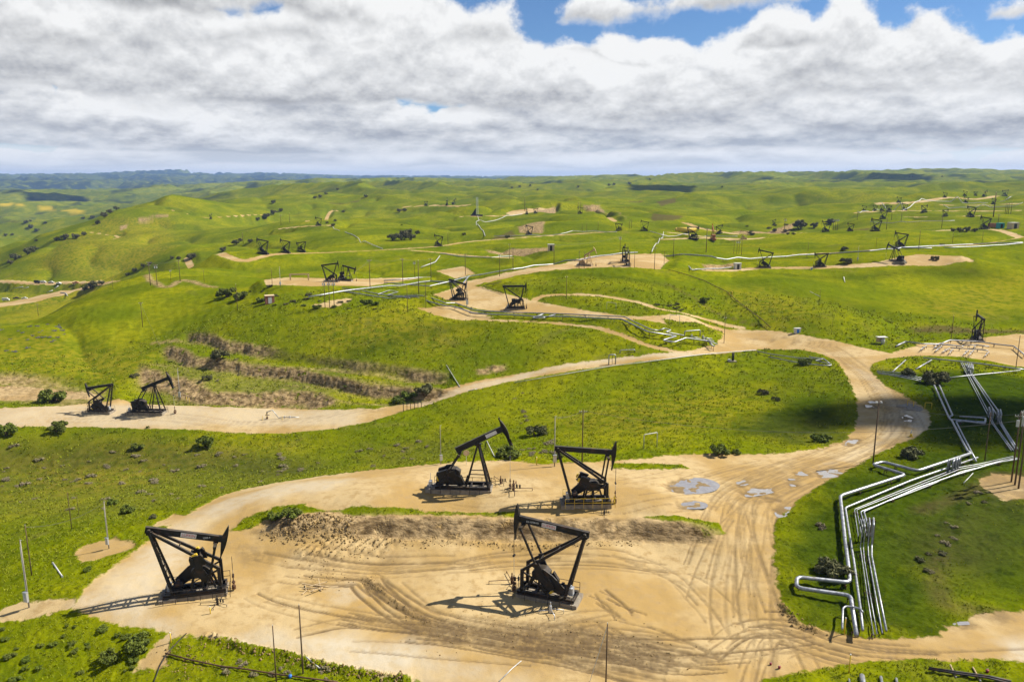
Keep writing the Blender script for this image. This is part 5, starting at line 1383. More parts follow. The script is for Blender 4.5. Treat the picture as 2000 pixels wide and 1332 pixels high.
    pipeline('dark pipe running straight down the sunlit hillside', "1306,527 1330,533 1375,548 1420,570 1440,588 1490,625 1505,640", .14, .35, 'rusty', sup=12)
    # bottom edge
    pipeline('dark pipe bundle lying in the grass at the bottom left', "323,1275 372,1288 430,1300 480,1306 540,1316 620,1326 660,1331", .09, .2, 'rusty', sup=6)
    pipeline('thin grey hose running down from the front pad at lower left', "364,1236 345,1255 326,1275 312,1300 300,1332", .06, .12, 'dark', sup=0)
    pipeline('long dark pipe on sleepers at the bottom right', "1815,1304 1870,1312 1930,1320 1975,1330", .14, .3, 'dark', sup=0)
    pipeline('second dark pipe on the sleepers at the bottom right', "1813,1306 1868,1315 1928,1323 1970,1333", .10, .3, 'dark', sup=0)
    for i, (x, y) in enumerate(((1683, 1322), (1720, 1324), (1750, 1327), (1658, 1328))):
        P = hit(x, y); Q = hit(x + 4, y + 40)
        pipeline('%s silver pipe end poking out of the ground at the bottom edge' % ('thickest', 'second', 'rightmost', 'leftmost')[i], None, (.3, .17, .14, .1)[i], .3, pts=[P + [0, 0, .15], (P + Q) / 2 + [0, 0, .5], Q + [0, 0, .5]], sup=0, group='pipe ends at the bottom edge')
    pipeline('pair of thin rails leading off the bottom of the pad', "1018,1290 1000,1305 975,1330", .06, .12, 'pipe2', sup=0)
    # hoops and small frames
    hoop('silver hoop with two dark props on the left road', 1189, 712, 1202, 711, 19, .18, braces=True)
    hoop('low wide silver hoop on the slope above the left road', 1211, 690, 1240, 687, 6, .14)
    hoop('left dark goal post frame beside the left road', 788, 803, 802, 800, 14, .09, 'dark', braces=True)
    hoop('right dark goal post frame beside the left road', 810, 799, 823, 795, 12, .09, 'dark', braces=True)
    hoop('white goal post hoop in the field above the rear pad', 1257, 876, 1283, 872, 27, .09, 'pipe2')
    hoop('thin pale hoop beside the loop road', 1185, 604, 1203, 605, 14, .08, 'pipe2')
    hoop('thin pale hoop above the junction manifold', 1308, 631, 1327, 633, 16, .07, 'pipe2')
    hoop('yellow hoop over the straight pipe on the sunlit hillside', 1424, 578, 1430, 580, 9, .14, 'yellow')
    hoop('left yellow frame beside the road bend', 1772, 793, 1784, 795, 12, .07, 'yellow')
    hoop('right yellow frame beside the road bend', 1806, 798, 1819, 799, 12, .07, 'yellow')
build_pipes()
# ------------------------------------------------------------------ puddles: flat water sheets lying in the hollows of the pad
def puddle(s, lab, z):
    P = hits(px(s)); c = P.mean(0); zmax = np.median(P[:, 2])
    rim = smooth_line(np.vstack([P, P[:1]]), 5)[:-1]
    n = len(rim); r_ = random.Random(int(c[0] * 10)); vs_ = [(0, 0, .0)]
    for k, q in enumerate(rim):
        j = 1.3
        vs_.append(((q[0] - c[0]) * j, (q[1] - c[1]) * j, 0))
    o = add_mesh('puddle', vs_, [(0, k + 1, (k + 1) % n + 1) for k in range(n)], M['water']); o.location = (c[0], c[1], z)
    tag(o, lab, 'puddle', 'puddles on the dirt', 'structure')
for (s, l), z in zip(PUDDLES, PUD_Z): puddle(s, l, z)

# ------------------------------------------------------------------ plants
def leaf_cloud(n, blobs, size, seed, up=.35):
    """n leaf triangles in the outer part of a union of blobs"""
    r_ = np.random.default_rng(seed); V = []
    wsum = np.array([b[3] * b[3] for b in blobs]); wsum = wsum / wsum.sum()
    idx = r_.choice(len(blobs), n, p=wsum); B = np.array(blobs)[idx]
    d = r_.normal(size=(n, 3)); d /= np.linalg.norm(d, axis=1)[:, None]
    rad = B[:, 3] * (1 - .45 * r_.random(n) ** 2.2)
    c = B[:, :3] + d * rad[:, None] * np.array([1, 1, .8])
    c[:, 2] = np.maximum(c[:, 2], .02)
    nrm = d * .7 + r_.normal(size=(n, 3)) * .6 + [0, 0, up]; nrm /= np.linalg.norm(nrm, axis=1)[:, None]
    a = np.cross(nrm, r_.normal(size=(n, 3))); a /= np.linalg.norm(a, axis=1)[:, None]; b = np.cross(nrm, a)
    s = size * (.6 + .8 * r_.random(n))[:, None]
    V = np.stack([c - a * s * .5, c + a * s * .5, c + b * s * 1.1, c - b * s * .6], 1).reshape(-1, 3)
    k = np.arange(n)[:, None] * 4
    return V, np.concatenate([k, k + 3, k + 1, k + 2], 1)
def plant_proto(name, foliage, stem, blobs, n, size, mat, seed, stems):
    root = empty(name); V, F = leaf_cloud(n, blobs, size, seed)
    o = np_mesh(foliage, V, F, mat, False); o.parent = root
    q = MB()
    r_ = random.Random(seed)
    for b in blobs[:stems]: q.tube((b[0] * .15, b[1] * .15, -.12), (b[0] * .85, b[1] * .85, max(.12, b[2])), .035, 5, .012)
    q.build(stem, M['wood'], root); return remember(root)
def rb(seed, n, spread, zlo, zhi, r0, r1):
    r_ = random.Random(seed); return [(r_.uniform(-spread, spread), r_.uniform(-spread, spread), r_.uniform(zlo, zhi), r_.uniform(r0, r1)) for _ in range(n)]
# all prototypes are about one metre wide
PL = {'g1': plant_proto('shrub', 'foliage', 'stem', rb(1, 15, .34, .10, .42, .09, .2), 1700, .065, M['leaf'], 1, 6), 'g2': plant_proto('shrub', 'foliage', 'stem', rb(2, 14, .34, .08, .52, .08, .18), 1500, .065, M['leaf'], 2, 6),
      'g3': plant_proto('shrub', 'foliage', 'stem', rb(3, 16, .38, .06, .30, .08, .17), 1500, .065, M['leaf'], 3, 6), 'd1': plant_proto('shrub', 'foliage', 'stem', rb(4, 15, .36, .08, .36, .09, .19), 1500, .06, M['oak'], 4, 6),
      'w1': plant_proto('weed_clump', 'foliage', 'stem', rb(5, 7, .3, .06, .22, .12, .2), 420, .07, M['weed'], 5, 6), 'w2': plant_proto('weed_clump', 'foliage', 'stem', rb(6, 6, .34, .05, .18, .1, .18), 380, .07, M['weed'], 6, 6),
      'l1': plant_proto('lupine_clump', 'foliage', 'stem', rb(7, 6, .3, .06, .2, .12, .2), 300, .08, M['blue_weed'], 7, 6),
      'o1': plant_proto('oak_tree', 'crown', 'trunk', [(0, 0, .2, .12)] + rb(8, 14, .36, .25, .58, .10, .2), 1200, .07, M['oak'], 8, 7), 'o2': plant_proto('oak_tree', 'crown', 'trunk', [(0, 0, .2, .12)] + rb(9, 13, .36, .22, .6, .10, .2), 1100, .07, M['oak'], 9, 7)}
USED = set()
def plant(kind, x, y, wpx, lab, cat='shrub', group=None, flat=1.0, P=None):
    o = PL[kind] if kind not in USED else copy_tree(PL[kind]); USED.add(kind)
    P = hit(x, y) if P is None else P; w = size_px(P, wpx)
    o.location = P; o.scale = (w, w, w * flat * rng.uniform(.85, 1.1)); o.rotation_euler = (0, 0, rng.uniform(0, 6.28)); tag(o, lab, cat, group)
SHRUBS = """g1 15,848,46 round green shrub at the far left edge of the left road
g1 117,842,42 round green shrub on the near verge below the two left pumpjacks
g2 402,872,42 tall green shrub on the near verge of the left road with a dark shadow
g2 289,836,9 tiny green bush on the near verge right of the left pumpjacks
g1 570,1010,44 bright green bush on top of the dirt mound
g3 538,1014,40 greyish green bush at the left end of the dirt mound
g3 265,1266,66 large dark green bush at the lower left by the pad edge
g3 215,1290,50 low green bush left of the large lower left one
d1 1048,850,50 dark round bush in the gully above the rear pad
g3 996,893,62 wide green bush at the rear pad edge between the two rear pumpjacks
g1 1405,888,48 yellowish bush on the grass edge above the rear pad
g3 1440,886,24 small bush right of the yellowish one at the grass edge
d1 1490,771,26 dark bush alone in the middle of the sloping field
d1 1515,783,20 smaller dark bush below the dark one in the sloping field
g3 1605,862,44 green bush in the shade inside the road bend
g3 1570,712,36 rounded green bush beside the silver pipes below the junction
d1 1776,892,52 dark green bush outside the road bend
d1 1826,748,58 dark brown bush where the silver pipes meet
d1 1775,735,34 small dark bush left of the dark brown one among the pipes
d1 1628,1122,78 large dark bush hiding the thick pipe in the right field
w1 1602,1030,30 round grey dead bush left of the thick pipe
g3 170,1114,20 small green bush on the left verge of the front pad
g3 252,1000,36 green bush at the foot of the left slope
g3 222,984,26 dark small bush left of the green one at the foot of the slope
d1 300,1012,20 little dark bush by the slope track
g2 1375,592,24 dark green bush beside the loop road
g1 442,580,42 big dark bush on the small hill left of the brick coloured shed
g1 470,585,36 dark bush right of the big one on the small hill
g3 510,590,24 bush touching the brick coloured shed
g3 716,594,26 round bush on the crest right of the transformer poles
g3 732,596,20 smaller round bush beside it on the crest
g3 620,603,20 bush at the foot of the transformer poles
d1 832,770,46 olive bush at the right end of the cut terrace
g3 800,778,38 yellow green bush left of the olive one at the cut terrace
g3 775,788,34 low bush at the foot of the cut terrace near the road
d1 405,742,24 dark bush in the middle of the cut terrace
d1 262,737,22 dark bush behind the raised left pumpjack
g3 105,783,60 low bush row in front of the sandstone cut
d1 430,700,40 large dark bush under the hill brow scar
g3 1090,895,24 low bright bush at the rear pad edge
d1 1652,515,26 dark shrub below the white pipeline on the terrace
d1 1826,508,18 small dark tree between the brown mounds
d1 1840,480,11 small round shrub below the road curve
d1 1650,489,17 dark bush above the white pipeline
g3 270,876,30 dark green bush hollow on the left slope
g3 785,440,6 tiny bush on the far slope"""
for ln in SHRUBS.split('\n'):
    k, p, lab = ln.split(' ', 2); x, y, w = map(float, p.split(',')); plant(k, x, y, w * .88, lab)
OAKS = [("767,470,30 785,470,34 803,469,26 814,458,14 795,462,26", 'dark oak tree in the clump left of the lone hillside pumpjack'), ("503,431,14 519,426,18 534,419,16 548,413,11", 'dark oak tree in the row on the left ridge slope'),
        ("533,398,14 615,388,10 625,386,10 637,380,9 660,372,9 715,385,10", 'small dark oak tree scattered on the far green slope'), ("780,415,14 791,413,12", 'dark oak tree below the far crest pad'), ("435,492,18 461,478,20 470,472,12 488,474,14", 'dark oak tree on the slope above the three pumpjacks in a row'),
        ("55,497,30 32,507,26 68,490,20 22,516,16", 'dark oak tree in the thicket at the left spur foot'), ("110,470,16 126,468,20 150,466,22 165,460,14 205,425,18 215,417,16 228,410,14 190,438,14", 'dark oak tree in the thicket along the left ridge flank'),
        ("50,437,12 62,446,14 72,452,12 88,437,9 60,433,8 12,461,10 24,460,8 70,472,9 163,428,9 180,427,12", 'dark oak tree standing in the far left valley'), ("1563,447,34 1590,446,20 1622,438,22 1512,453,12", 'grey brown oak tree at the left end of the long upper terrace'),
        ("1538,459,9 1550,459,10 1660,451,10", 'small shrub like oak below the long upper terrace'), ("1862,453,14 1875,454,16 1888,453,18 1903,453,14", 'dark oak shrub in the row left of the parked gear'), ("372,507,28 337,506,12 350,507,12", 'dark oak tree behind the left end of the hillside road'),
        ("178,564,30 200,556,18 165,567,14", 'dark oak tree on the bank above the valley road'), ("281,522,14 262,531,14 248,539,12 293,516,10", 'dark oak tree in the crease of the left spur'), ("1270,352,6 1410,366,5 1840,346,5 1782,346,4 1776,346,3", 'tiny dark oak tree on the far skyline'),
        ("905,460,12 990,466,14", 'dark round oak left of the brown cut bank'), ("1190,363,7 1200,362,8 1230,360,9 1130,366,7 1050,372,6 1000,368,7 1015,366,7 1035,364,6", 'tiny dark oak tree on the far hill crest'),
        ("670,415,9 650,442,10 638,437,9 655,433,9", 'small dark oak behind the lone pumpjack on the pale ledge')]
for s, lab in OAKS:
    Q = sorted(tuple(map(float, q.split(','))) for q in s.split())
    for i, (x, y, w) in enumerate(Q):
        o_ = ('leftmost', 'second from left', 'third from left', 'fourth from left', 'fifth from left', 'sixth from left', 'seventh from left', 'eighth from left', 'ninth from left', 'tenth from left')[i] if i < len(Q) - 1 else 'rightmost'
        plant('o1' if i % 2 else 'o2', x, y, w * .8, lab + ', ' + o_, 'tree', lab.replace('tree', 'trees'), 1.0)
def scatter(kinds, poly, n, w0, w1, lab, cat, group, seed):
    r_ = random.Random(seed); P = px(poly); xs = [p[0] for p in P]; ys = [p[1] for p in P]; k = 0
    while k < n:
        x, y = r_.uniform(min(xs), max(xs)), r_.uniform(min(ys), max(ys)); ins = False
        for (x0, y0), (x1, y1) in zip(P, P[1:] + P[:1]):
            if (y0 > y) != (y1 > y) and x < (x1 - x0) * (y - y0) / (y1 - y0) + x0: ins = not ins
        if not ins: continue
        plant(r_.choice(kinds), x, y, r_.uniform(w0, w1), lab, cat, group, .65); k += 1
scatter(['w1', 'w2'], "0,870 250,865 560,880 640,905 400,985 250,1000 60,1000 0,960", 60, 8, 24, 'grey brown weed clump on the shaded left slope', 'weed', 'weeds on the left slope', 3)
scatter(['w1', 'w2'], "690,880 830,860 880,890 830,905 700,915", 12, 10, 22, 'grey brown weed clump on the slope behind the rear pad', 'weed', 'weeds behind the rear pad', 4)
scatter(['w1', 'w2'], "1015,880 1080,860 1090,885 1030,892", 10, 12, 26, 'grey brown weed clump filling the gully above the rear pad', 'weed', 'weeds in the gully', 5)
scatter(['w1', 'w2'], "995,740 1025,760 1035,830 1015,830 1000,780", 10, 6, 13, 'small grey weed clump in the gully crossing the sloping field', 'weed', 'weeds in the field gully', 6)
scatter(['w1', 'w2', 'g3'], "300,690 480,700 700,735 860,760 860,775 600,775 330,765", 18, 5, 12, 'small weed clump on the cut terraces of the left hill', 'weed', 'weeds on the terraces', 7)
scatter(['l1'], "0,640 130,628 140,650 60,690 0,690", 28, 5, 12, 'purplish flowering clump on the crest of the left hill', 'flower', 'flower clumps on the left crest', 8)
scatter(['w1', 'w2'], "560,1290 640,1305 700,1322 600,1330 420,1310 460,1290", 12, 10, 26, 'dry grey weed clump at the bottom edge below the pad', 'weed', 'weeds at the bottom edge', 9)
scatter(['g3', 'g2'], "0,1215 130,1215 300,1250 300,1330 0,1330", 26, 8, 26, 'low leafy weed clump in the lush lower left corner', 'weed', 'weeds in the lower left corner', 10)
scatter(['w1', 'w2', 'd1'], "1850,1000 1780,1090 1820,1130 1900,1000 1960,960 1900,950", 16, 10, 26, 'straggly dark weed clump along the bare streak in the right field', 'weed', 'weeds along the bare streak', 11)
scatter(['g3', 'd1'], "560,555 700,590 850,600 700,606 500,600 420,575", 22, 6, 14, 'small bush dotted on the crest around the transformer poles', 'shrub', 'bushes on the crest', 12)
scatter(['d1', 'o1'], "1420,445 1500,435 1600,445 1560,452 1480,462", 10, 6, 12, 'scrubby bush round the valley mouth', 'shrub', 'bushes at the valley mouth', 13)
scatter(['d1'], "1240,590 1330,595 1400,615 1320,606", 9, 7, 14, 'dark bush on the bank beside the loop road', 'shrub', 'bushes by the loop road', 14)

# grass tufts over the near fields, and clods on the churned dirt: uncountable, one object each
def in_frame(x, y, z, m=40):
    d = y * CP - (z - CAMZ) * SP; u = 1000 + FPX * x / d; v = 666 - FPX * (y * SP + (z - CAMZ) * CP) / d
    return (u > -m) & (u < 2000 + m) & (v < 1332 + m)
def sample_field(F, xs, ys): return bilin(F, AZ, LR, np.arctan2(xs, ys), np.log(np.hypot(xs, ys)))
def build_tufts():
    n = 180000; r_ = np.random.default_rng(5)
    r = np.exp(r_.uniform(math.log(62), math.log(330), n)); az = r_.uniform(-.62, .62, n); x, y = r * np.sin(az), r * np.cos(az)
    z = groundv(x, y); dd = sample_field(DIRT, x, y); rk = sample_field(ROCK, x, y)
    dens = fbm(x / 5, y / 5, 3, 91)
    lu = sample_field(GREENER, x, y)
    ok = in_frame(x, y, z) & (dd < -.1) & (rk < .5) & (r_.random(n) > lu * .95) & (r_.random(n) < np.clip(.55 + .9 * dens, .05, 1))
    x, y, z, r = x[ok], y[ok], z[ok], r[ok]; m = len(x)
    sz = np.clip(r / 130, .8, 2.2) * (.18 + .24 * r_.random(m) ** 2)
    parts = []
    for k in range(3):
        a = r_.uniform(0, 6.28, m); ln = sz * r_.uniform(.7, 1.2, m); dx, dy = np.cos(a), np.sin(a); w = sz * .45
        ox, oy = r_.normal(0, .3, m) * sz, r_.normal(0, .3, m) * sz
        p0 = np.stack([x + ox - dy * w * .5, y + oy + dx * w * .5, z - .04], 1); p1 = np.stack([x + ox + dy * w * .5, y + oy - dx * w * .5, z - .04], 1)
        p2 = np.stack([x + ox + dx * ln * .6, y + oy + dy * ln * .6, z + ln * .75], 1)
        parts.append(np.stack([p0, p1, p2], 1))
    V = np.concatenate(parts).reshape(-1, 3); F = np.arange(len(V)).reshape(-1, 3)
    o = np_mesh('grass_tufts', V, F, M['tuft'], False); tag(o, 'tufts of spring grass over the near fields', 'grass', None, 'stuff')
build_tufts()
def build_clods():
    r_ = np.random.default_rng(9); pts = []
    def along(s, n, w, s0, s1):
        P = smooth_line(hits(px(s)), 8)
        for _ in range(n):
            i = r_.integers(0, len(P) - 1); q = P[i] + (P[i + 1] - P[i]) * r_.random(); pts.append((q[0] + r_.normal(0, w), q[1] + r_.normal(0, w), s0 + (s1 - s0) * r_.random() ** 3))
    along("405,1243 470,1262 560,1280 640,1300 720,1316 790,1326", 420, .45, .07, .32)
    along("690,1056 800,1060 950,1062 1100,1064 1250,1060", 500, .5, .06, .28); along("520,1046 600,1050 690,1050", 300, .8, .08, .4); along("560,1025 620,1015 690,1028", 450, 1.3, .1, .45)
    along("580,1085 660,1072 760,1060", 350, 1.2, .06, .26); along("715,1128 745,1152 790,1188 840,1215", 350, .5, .05, .2); along("850,1235 1000,1225 1150,1245 1350,1285", 700, 2.2, .04, .18)
    along("1430,1320 1432,1200 1440,1050", 300, 4, .04, .12); along("330,1265 360,1290 420,1300", 200, 1.4, .05, .25); along("1530,1180 1560,1218 1600,1232", 120, .5, .06, .3); along("600,1120 660,1130 720,1140", 150, 1.0, .05, .2)
    V = []; F = []; t = (1 + 5 ** .5) / 2
    ico = np.array([(-1, t, 0), (1, t, 0), (-1, -t, 0), (1, -t, 0), (0, -1, t), (0, 1, t), (0, -1, -t), (0, 1, -t), (t, 0, -1), (t, 0, 1), (-t, 0, -1), (-t, 0, 1)]) / 1.9
    fi = np.array([(0, 11, 5), (0, 5, 1), (0, 1, 7), (0, 7, 10), (0, 10, 11), (1, 5, 9), (5, 11, 4), (11, 10, 2), (10, 7, 6), (7, 1, 8), (3, 9, 4), (3, 4, 2), (3, 2, 6), (3, 6, 8), (3, 8, 9), (4, 9, 5), (2, 4, 11), (6, 2, 10), (8, 6, 7), (9, 8, 1)])
    for i, (x, y, s) in enumerate(pts):
        q = ico * s * r_.uniform(.6, 1.25, (12, 3)) * .6; V.append(q + [x, y, ground(x, y) + s * .15]); F.append(fi + 12 * i)
    o = np_mesh('dirt_clods', np.concatenate(V), np.concatenate(F), simple('dirt_clod', (.22, .15, .062), .95, 0, .35, 2.0, .1), False); tag(o, 'loose clods of earth strewn along the churned dirt', 'clods', None, 'stuff')
build_clods()

# ------------------------------------------------------------------ small things
def at_px(x, y): return Vector(hit(x, y))
def thing(name, x, y, lab, cat, rz=0.0, sc=1.0, group=None):
    o = empty(name, at_px(x, y), rz, sc); tag(o, lab, cat, group); return o
def bollard(x, y, yt, lab, lean=0.0):
    P = at_px(x, y); h = tall_px(np.array(P), y - yt); t = thing('bollard', x, y, lab, 'bollard', group='yellow marker posts')
    MB().tube((0, 0, -.3), (lean * h, 0, h), .07, 8).build('post', M['yellow'], t, True); MB().tube((lean * h * .97, 0, h * .97), (lean * h * 1.03, 0, h * 1.03), .078, 8).build('cap', M['white'], t)
for a in ((334, 1255, 1236, 'yellow post where the hose leaves the front pad'), (411, 1198, 1185, 'short yellow post below the left front pumpjack'), (1649, 1238, 1208, 'yellow post beside the bent silver branch pipe'), (1658, 1314, 1280, 'yellow post at the bottom edge below the pipes'),
          (1048, 908, 893, 'yellow post at the rear pad edge between the pumpjacks'), (365, 788, 774, 'left yellow post beside the white cabinet pole', ), (370, 787, 776, 'right yellow post beside the white cabinet pole')): bollard(*a)
def lying_pole(x0, y0, x1, y1, r, mat, lab, name='fallen_pole'):
    A = at_px(x0, y0); B = at_px(x1, y1); t = empty(name, A); d = B - A
    MB().tube((0, 0, r), d + Vector((0, 0, r)), r, 8, r * .8).build('shaft', M[mat], t, True); MB().tube(d * .97 + Vector((0, 0, r)), d + Vector((0, 0, r)), r * 1.15, 8).build('end_band', M['galv'], t); tag(t, lab, 'pole', 'poles lying on the ground')
lying_pole(103, 1100, 122, 1127, .12, 'white', 'white pole lying in the grass left of the front pad')
lying_pole(598, 1284, 625, 1306, .09, 'white', 'white pole lying at the near pad edge by the rusty footed pole')
lying_pole(1882, 944, 1900, 925, .08, 'pipe2', 'pale green pole leaning in the grass left of the three brown poles')
lying_pole(951, 862, 966, 893, .10, 'white', 'white pole lying on the slope behind the raised pumpjack')
lying_pole(872, 714, 898, 756, .12, 'pipe2', 'white pipe lying down the bank to the left road')
lying_pole(915, 764, 932, 760, .12, 'pipe2', 'pale board lying at the near verge of the left road')
lying_pole(1582, 570, 1602, 580, .12, 'white', 'white pipe lying in the gully of the green hillside')
lying_pole(1648, 542, 1650, 552, .2, 'white', 'white marker lying on the green hillside gully')
for i, (a, b, c, d) in enumerate(((1856, 1299, 1867, 1324), (1900, 1304, 1915, 1331))):
    lying_pole(a, b, c, d, .09, 'timber', '%s wooden sleeper under the dark pipes at the bottom right' % ('left', 'right')[i], 'sleeper')
def well_set(x, y, lab, sc=1.0, rz=0.0):
    t = thing('well_fitting', x, y, lab, 'wellhead', rz, sc)
    MB().tube((0, 0, -.1), (0, 0, .5), .3, 10).tube((0, 0, .5), (0, 0, 2.2), .1, 8).build('casing', M['rusty'], t)
    MB().tube((-.5, 0, 1.1), (.7, 0, 1.1), .09, 8).tube((0, 0, 1.5), (0, 0, 1.75), .2, 8).build('valve', M['dark'], t)
    MB().sweep([(0, 0, 2.0), (1.6, 0, 2.6), (3.4, -.3, .3)], .13, 8).build('flow_line', M['pipe2'], t, True)
    MB().sweep([(3.4, -.3, .4), (5.5, -.2, .6), (7.0, 0, .6), (9, .2, .4)], .13, 8).build('flow_line', M['pipe2'], t, True)
    for xx in (5, 6.5): MB().tube((xx, -.2, .3), (xx, -.2, 1.0), .16, 8).build('valve', M['white'], t)
    for (xx, yy) in ((-1.0, -1.0), (4.6, -1.2), (-.6, 1.0)): MB().tube((xx, yy, -.1), (xx, yy, 1.2), .06, 6).build('guard_post', M['yellow'], t)
well_set(522, 818, 'wellhead with slanting white pipe and yellow posts on the left pad')
def piping_cluster(x, y, lab, seed, sc=1.0, mat='rusty'):
    r_ = random.Random(seed); t = thing('pipe_cluster', x, y, lab, 'pipework', r_.uniform(-.3, .3), sc)
    MB().tube((0, 0, -.1), (0, 0, 1.2), .22, 8).tube((0, 0, 1.2), (0, 0, 1.8), .1, 8).build('wellhead_stub', M[mat], t)
    for k in range(4):
        a = k * 1.6 + r_.uniform(-.3, .3); L = r_.uniform(1.2, 3.6); z = r_.uniform(.3, .9)
        MB().sweep([(0, 0, z), (math.cos(a) * L, math.sin(a) * L, z), (math.cos(a) * L, math.sin(a) * L, .0)], .06, 6).build('branch_pipe', M[mat], t, True)
    for k in range(2): MB().tube((.5 + k * .5, .2, .4), (.5 + k * .5, .2, 1.0), .14, 8).build('valve', M['dark'], t)
piping_cluster(1003, 958, 'rusty well pipework right of the raised horse head pumpjack', 1)
piping_cluster(978, 945, 'thin rusty pipe frame behind the well pipework on the rear pad', 2, .8)
piping_cluster(1075, 1196, 'tangle of pipes and valves in front of the middle pumpjack', 3, .8, 'galv')
piping_cluster(1000, 1140, 'dark well pipework behind the middle pumpjack', 5, .9)
piping_cluster(425, 1180, 'dark piping at the near corner of the left front pumpjack', 4, .7, 'dark')
piping_cluster(1098, 1150, 'small valve cluster at the rear right of the middle pumpjack', 7, .5, 'galv')
piping_cluster(1180, 1005, 'thin pipe stands in front of the yellow railed pumpjack', 8, .6, 'dark')
def debris(x, y, lab, seed):
    t = thing('scrap_pile', x, y, lab, 'debris'); r_ = random.Random(seed)
    for k in range(9):
        a = r_.uniform(0, 3.14); L = r_.uniform(1.0, 2.6); c = Vector((r_.uniform(-1.2, 1.2), r_.uniform(-.8, .8), r_.uniform(.08, .5))); d = Vector((math.cos(a), math.sin(a), r_.uniform(-.25, .35))) * L / 2
        MB().bar(c - d, c + d, .1, .12).build('plank', M['timber'], t)
debris(612, 1152, 'pile of broken timber in the middle of the front pad', 5)
def block(name, x, y, w, d, h, mat, lab, cat, rz=0.0, roof=None, door=None):
    t = thing(name, x, y, lab, cat, rz)
    b = MB().box(-w / 2, w / 2, -d / 2, d / 2, -.2, h); b.build('body', M[mat], t)
    MB().box(-w / 2 - .12, w / 2 + .12, -d / 2 - .12, d / 2 + .12, h, h + .14).build('roof', M[roof or mat], t)
    if door:
        dr = MB().box(-w * .2, w * .2, -d / 2 - .05, -d / 2, .05, h * .85).build('door', M[door], t); MB().tube((w * .14, -d / 2 - .05, h * .42), (w * .14, -d / 2 - .11, h * .42), .03, 6).build('handle', M['dark'], dr)
    return t
def shelter():
    t = thing('shelter', 1721, 672, 'small white open shelter with a tank beside the road junction', 'shelter', .1)
    for x in (-1.3, 1.3):
        for y in (-.8, .8): MB().tube((x, y, -.2), (x, y, 2.3), .06, 6).build('post', M['timber'], t)
    MB().box(-1.6, 1.6, -1.0, 1.0, 2.3, 2.42).build('roof', M['white'], t); MB().tube((.5, 0, 0), (.5, 0, 1.9), .6, 12).build('tank', M['white'], t, True); MB().box(-1.3, 1.3, .78, .84, .5, 2.2).build('back_panel', M['beige'], t)
shelter()
block('shed', 527, 592, 3.4, 3.0, 3.0, 'brick', 'small brick coloured shed among bushes on the crest', 'shed', .4, 'beige', 'white')
block('cabin', 1978, 447, 7, 5, 5, 'beige', 'beige cabin on the right end of the right terrace', 'cabin', .2, 'white', 'dark')
block('waste_bin', 1953, 446, 5, 3.5, 4.2, 'teal', 'teal bin beside the beige cabin', 'bin', .1, 'teal', 'dark')
block('switch_cabinet', 1557, 650, 2.0, 1.0, 1.5, 'white', 'low white cabinet beside the road above the junction', 'cabinet', .1, 'white', 'blue')
block('pump_house', 1440, 526, 3.2, 2.2, 3.0, 'white', 'little white kiosk above the left end of the terrace', 'kiosk', .1, 'white', 'dark')
block('tool_box', 1076, 490, 4, 3, 4, 'beige', 'beige hut behind the tan pumpjack', 'hut', 0, 'white', 'dark')
block('equipment_box', 1585, 527, 0.9, .6, .9, 'galv', 'small grey box at the feet of the middle terrace pumpjack', 'box', 0, 'galv', 'dark')
def vault():
    t = thing('vent_stack', 1430, 706, 'black vent stack on a small concrete slab in the sloping field', 'vent'); MB().box(-1.4, 1.2, -.9, .9, -.3, .25).build('slab', M['concrete'], t)
    MB().tube((.2, 0, .25), (.2, 0, 2.6), .38, 10).build('stack', M['black'], t, True); MB().tube((.2, 0, 2.6), (.2, 0, 2.75), .46, 10).build('cap', M['dark'], t); MB().box(-1.2, -.5, -.5, .5, .25, .7).build('hatch', M['white'], t)
vault()
def pit_cover():
    t = thing('pit_cover', 1785, 797, 'flat pale concrete pit cover beside the road bend', 'slab', .5); MB().box(-2.2, 2.2, -3.0, 3.0, -.3, .16).build('slab', M['concrete'], t)
    for y in (-2, -.7, .7, 2): MB().box(-1.9, 1.9, y - .5, y + .5, .163, .22).build('panel', M['concrete'], t)
pit_cover()
def cone(x, y, lab):
    t = thing('marker_cone', x, y, lab, 'cone'); MB().box(-.4, .4, -.4, .4, 0, .08).build('base', M['yellow'], t); MB().tube((0, 0, .08), (0, 0, .75), .3, 10, .17).build('lower_cone', M['yellow'], t, True); MB().tube((0, 0, .75), (0, 0, 1.5), .17, 10, .05).build('tip', M['white'], t, True)
cone(1779, 853, 'yellow and white marker cone on the gravel outside the road bend')
def bucket(x, y, mat, lab, sc=1.0, cat='bucket', name='bucket'):
    t = thing(name, x, y, lab, cat, .3, sc); MB().tube((0, 0, 0), (0, 0, .55), .24, 10, .32).build('tub', M[mat], t, True); MB().sweep([(-.32, 0, .5), (-.2, 0, .8), (.2, 0, .8), (.32, 0, .5)], .02, 5).build('handle', M['galv'], t)
bucket(567, 1323, 'blue', 'blue bucket lying by the pipes at the bottom edge', .6); bucket(1505, 1298, 'red', 'left of two red buckets by the grass at the bottom', .45); bucket(1522, 1305, 'red', 'right of two red buckets by the grass at the bottom', .5); bucket(1928, 1313, 'red', 'dark red bucket beside the dark pipes on sleepers', .6)
def warning_sign(x, y, lab):
    t = thing('sign', x, y, lab, 'sign'); MB().tube((0, 0, -.2), (0, 0, 2.0), .04, 6).build('post', M['galv'], t); MB().tube((0, -.05, 2.3), (0, -.02, 2.3), .55, 16).build('sign_plate', M['beige'], t); 
warning_sign(911, 908, 'round tan sign on a thin post behind the raised pumpjack')
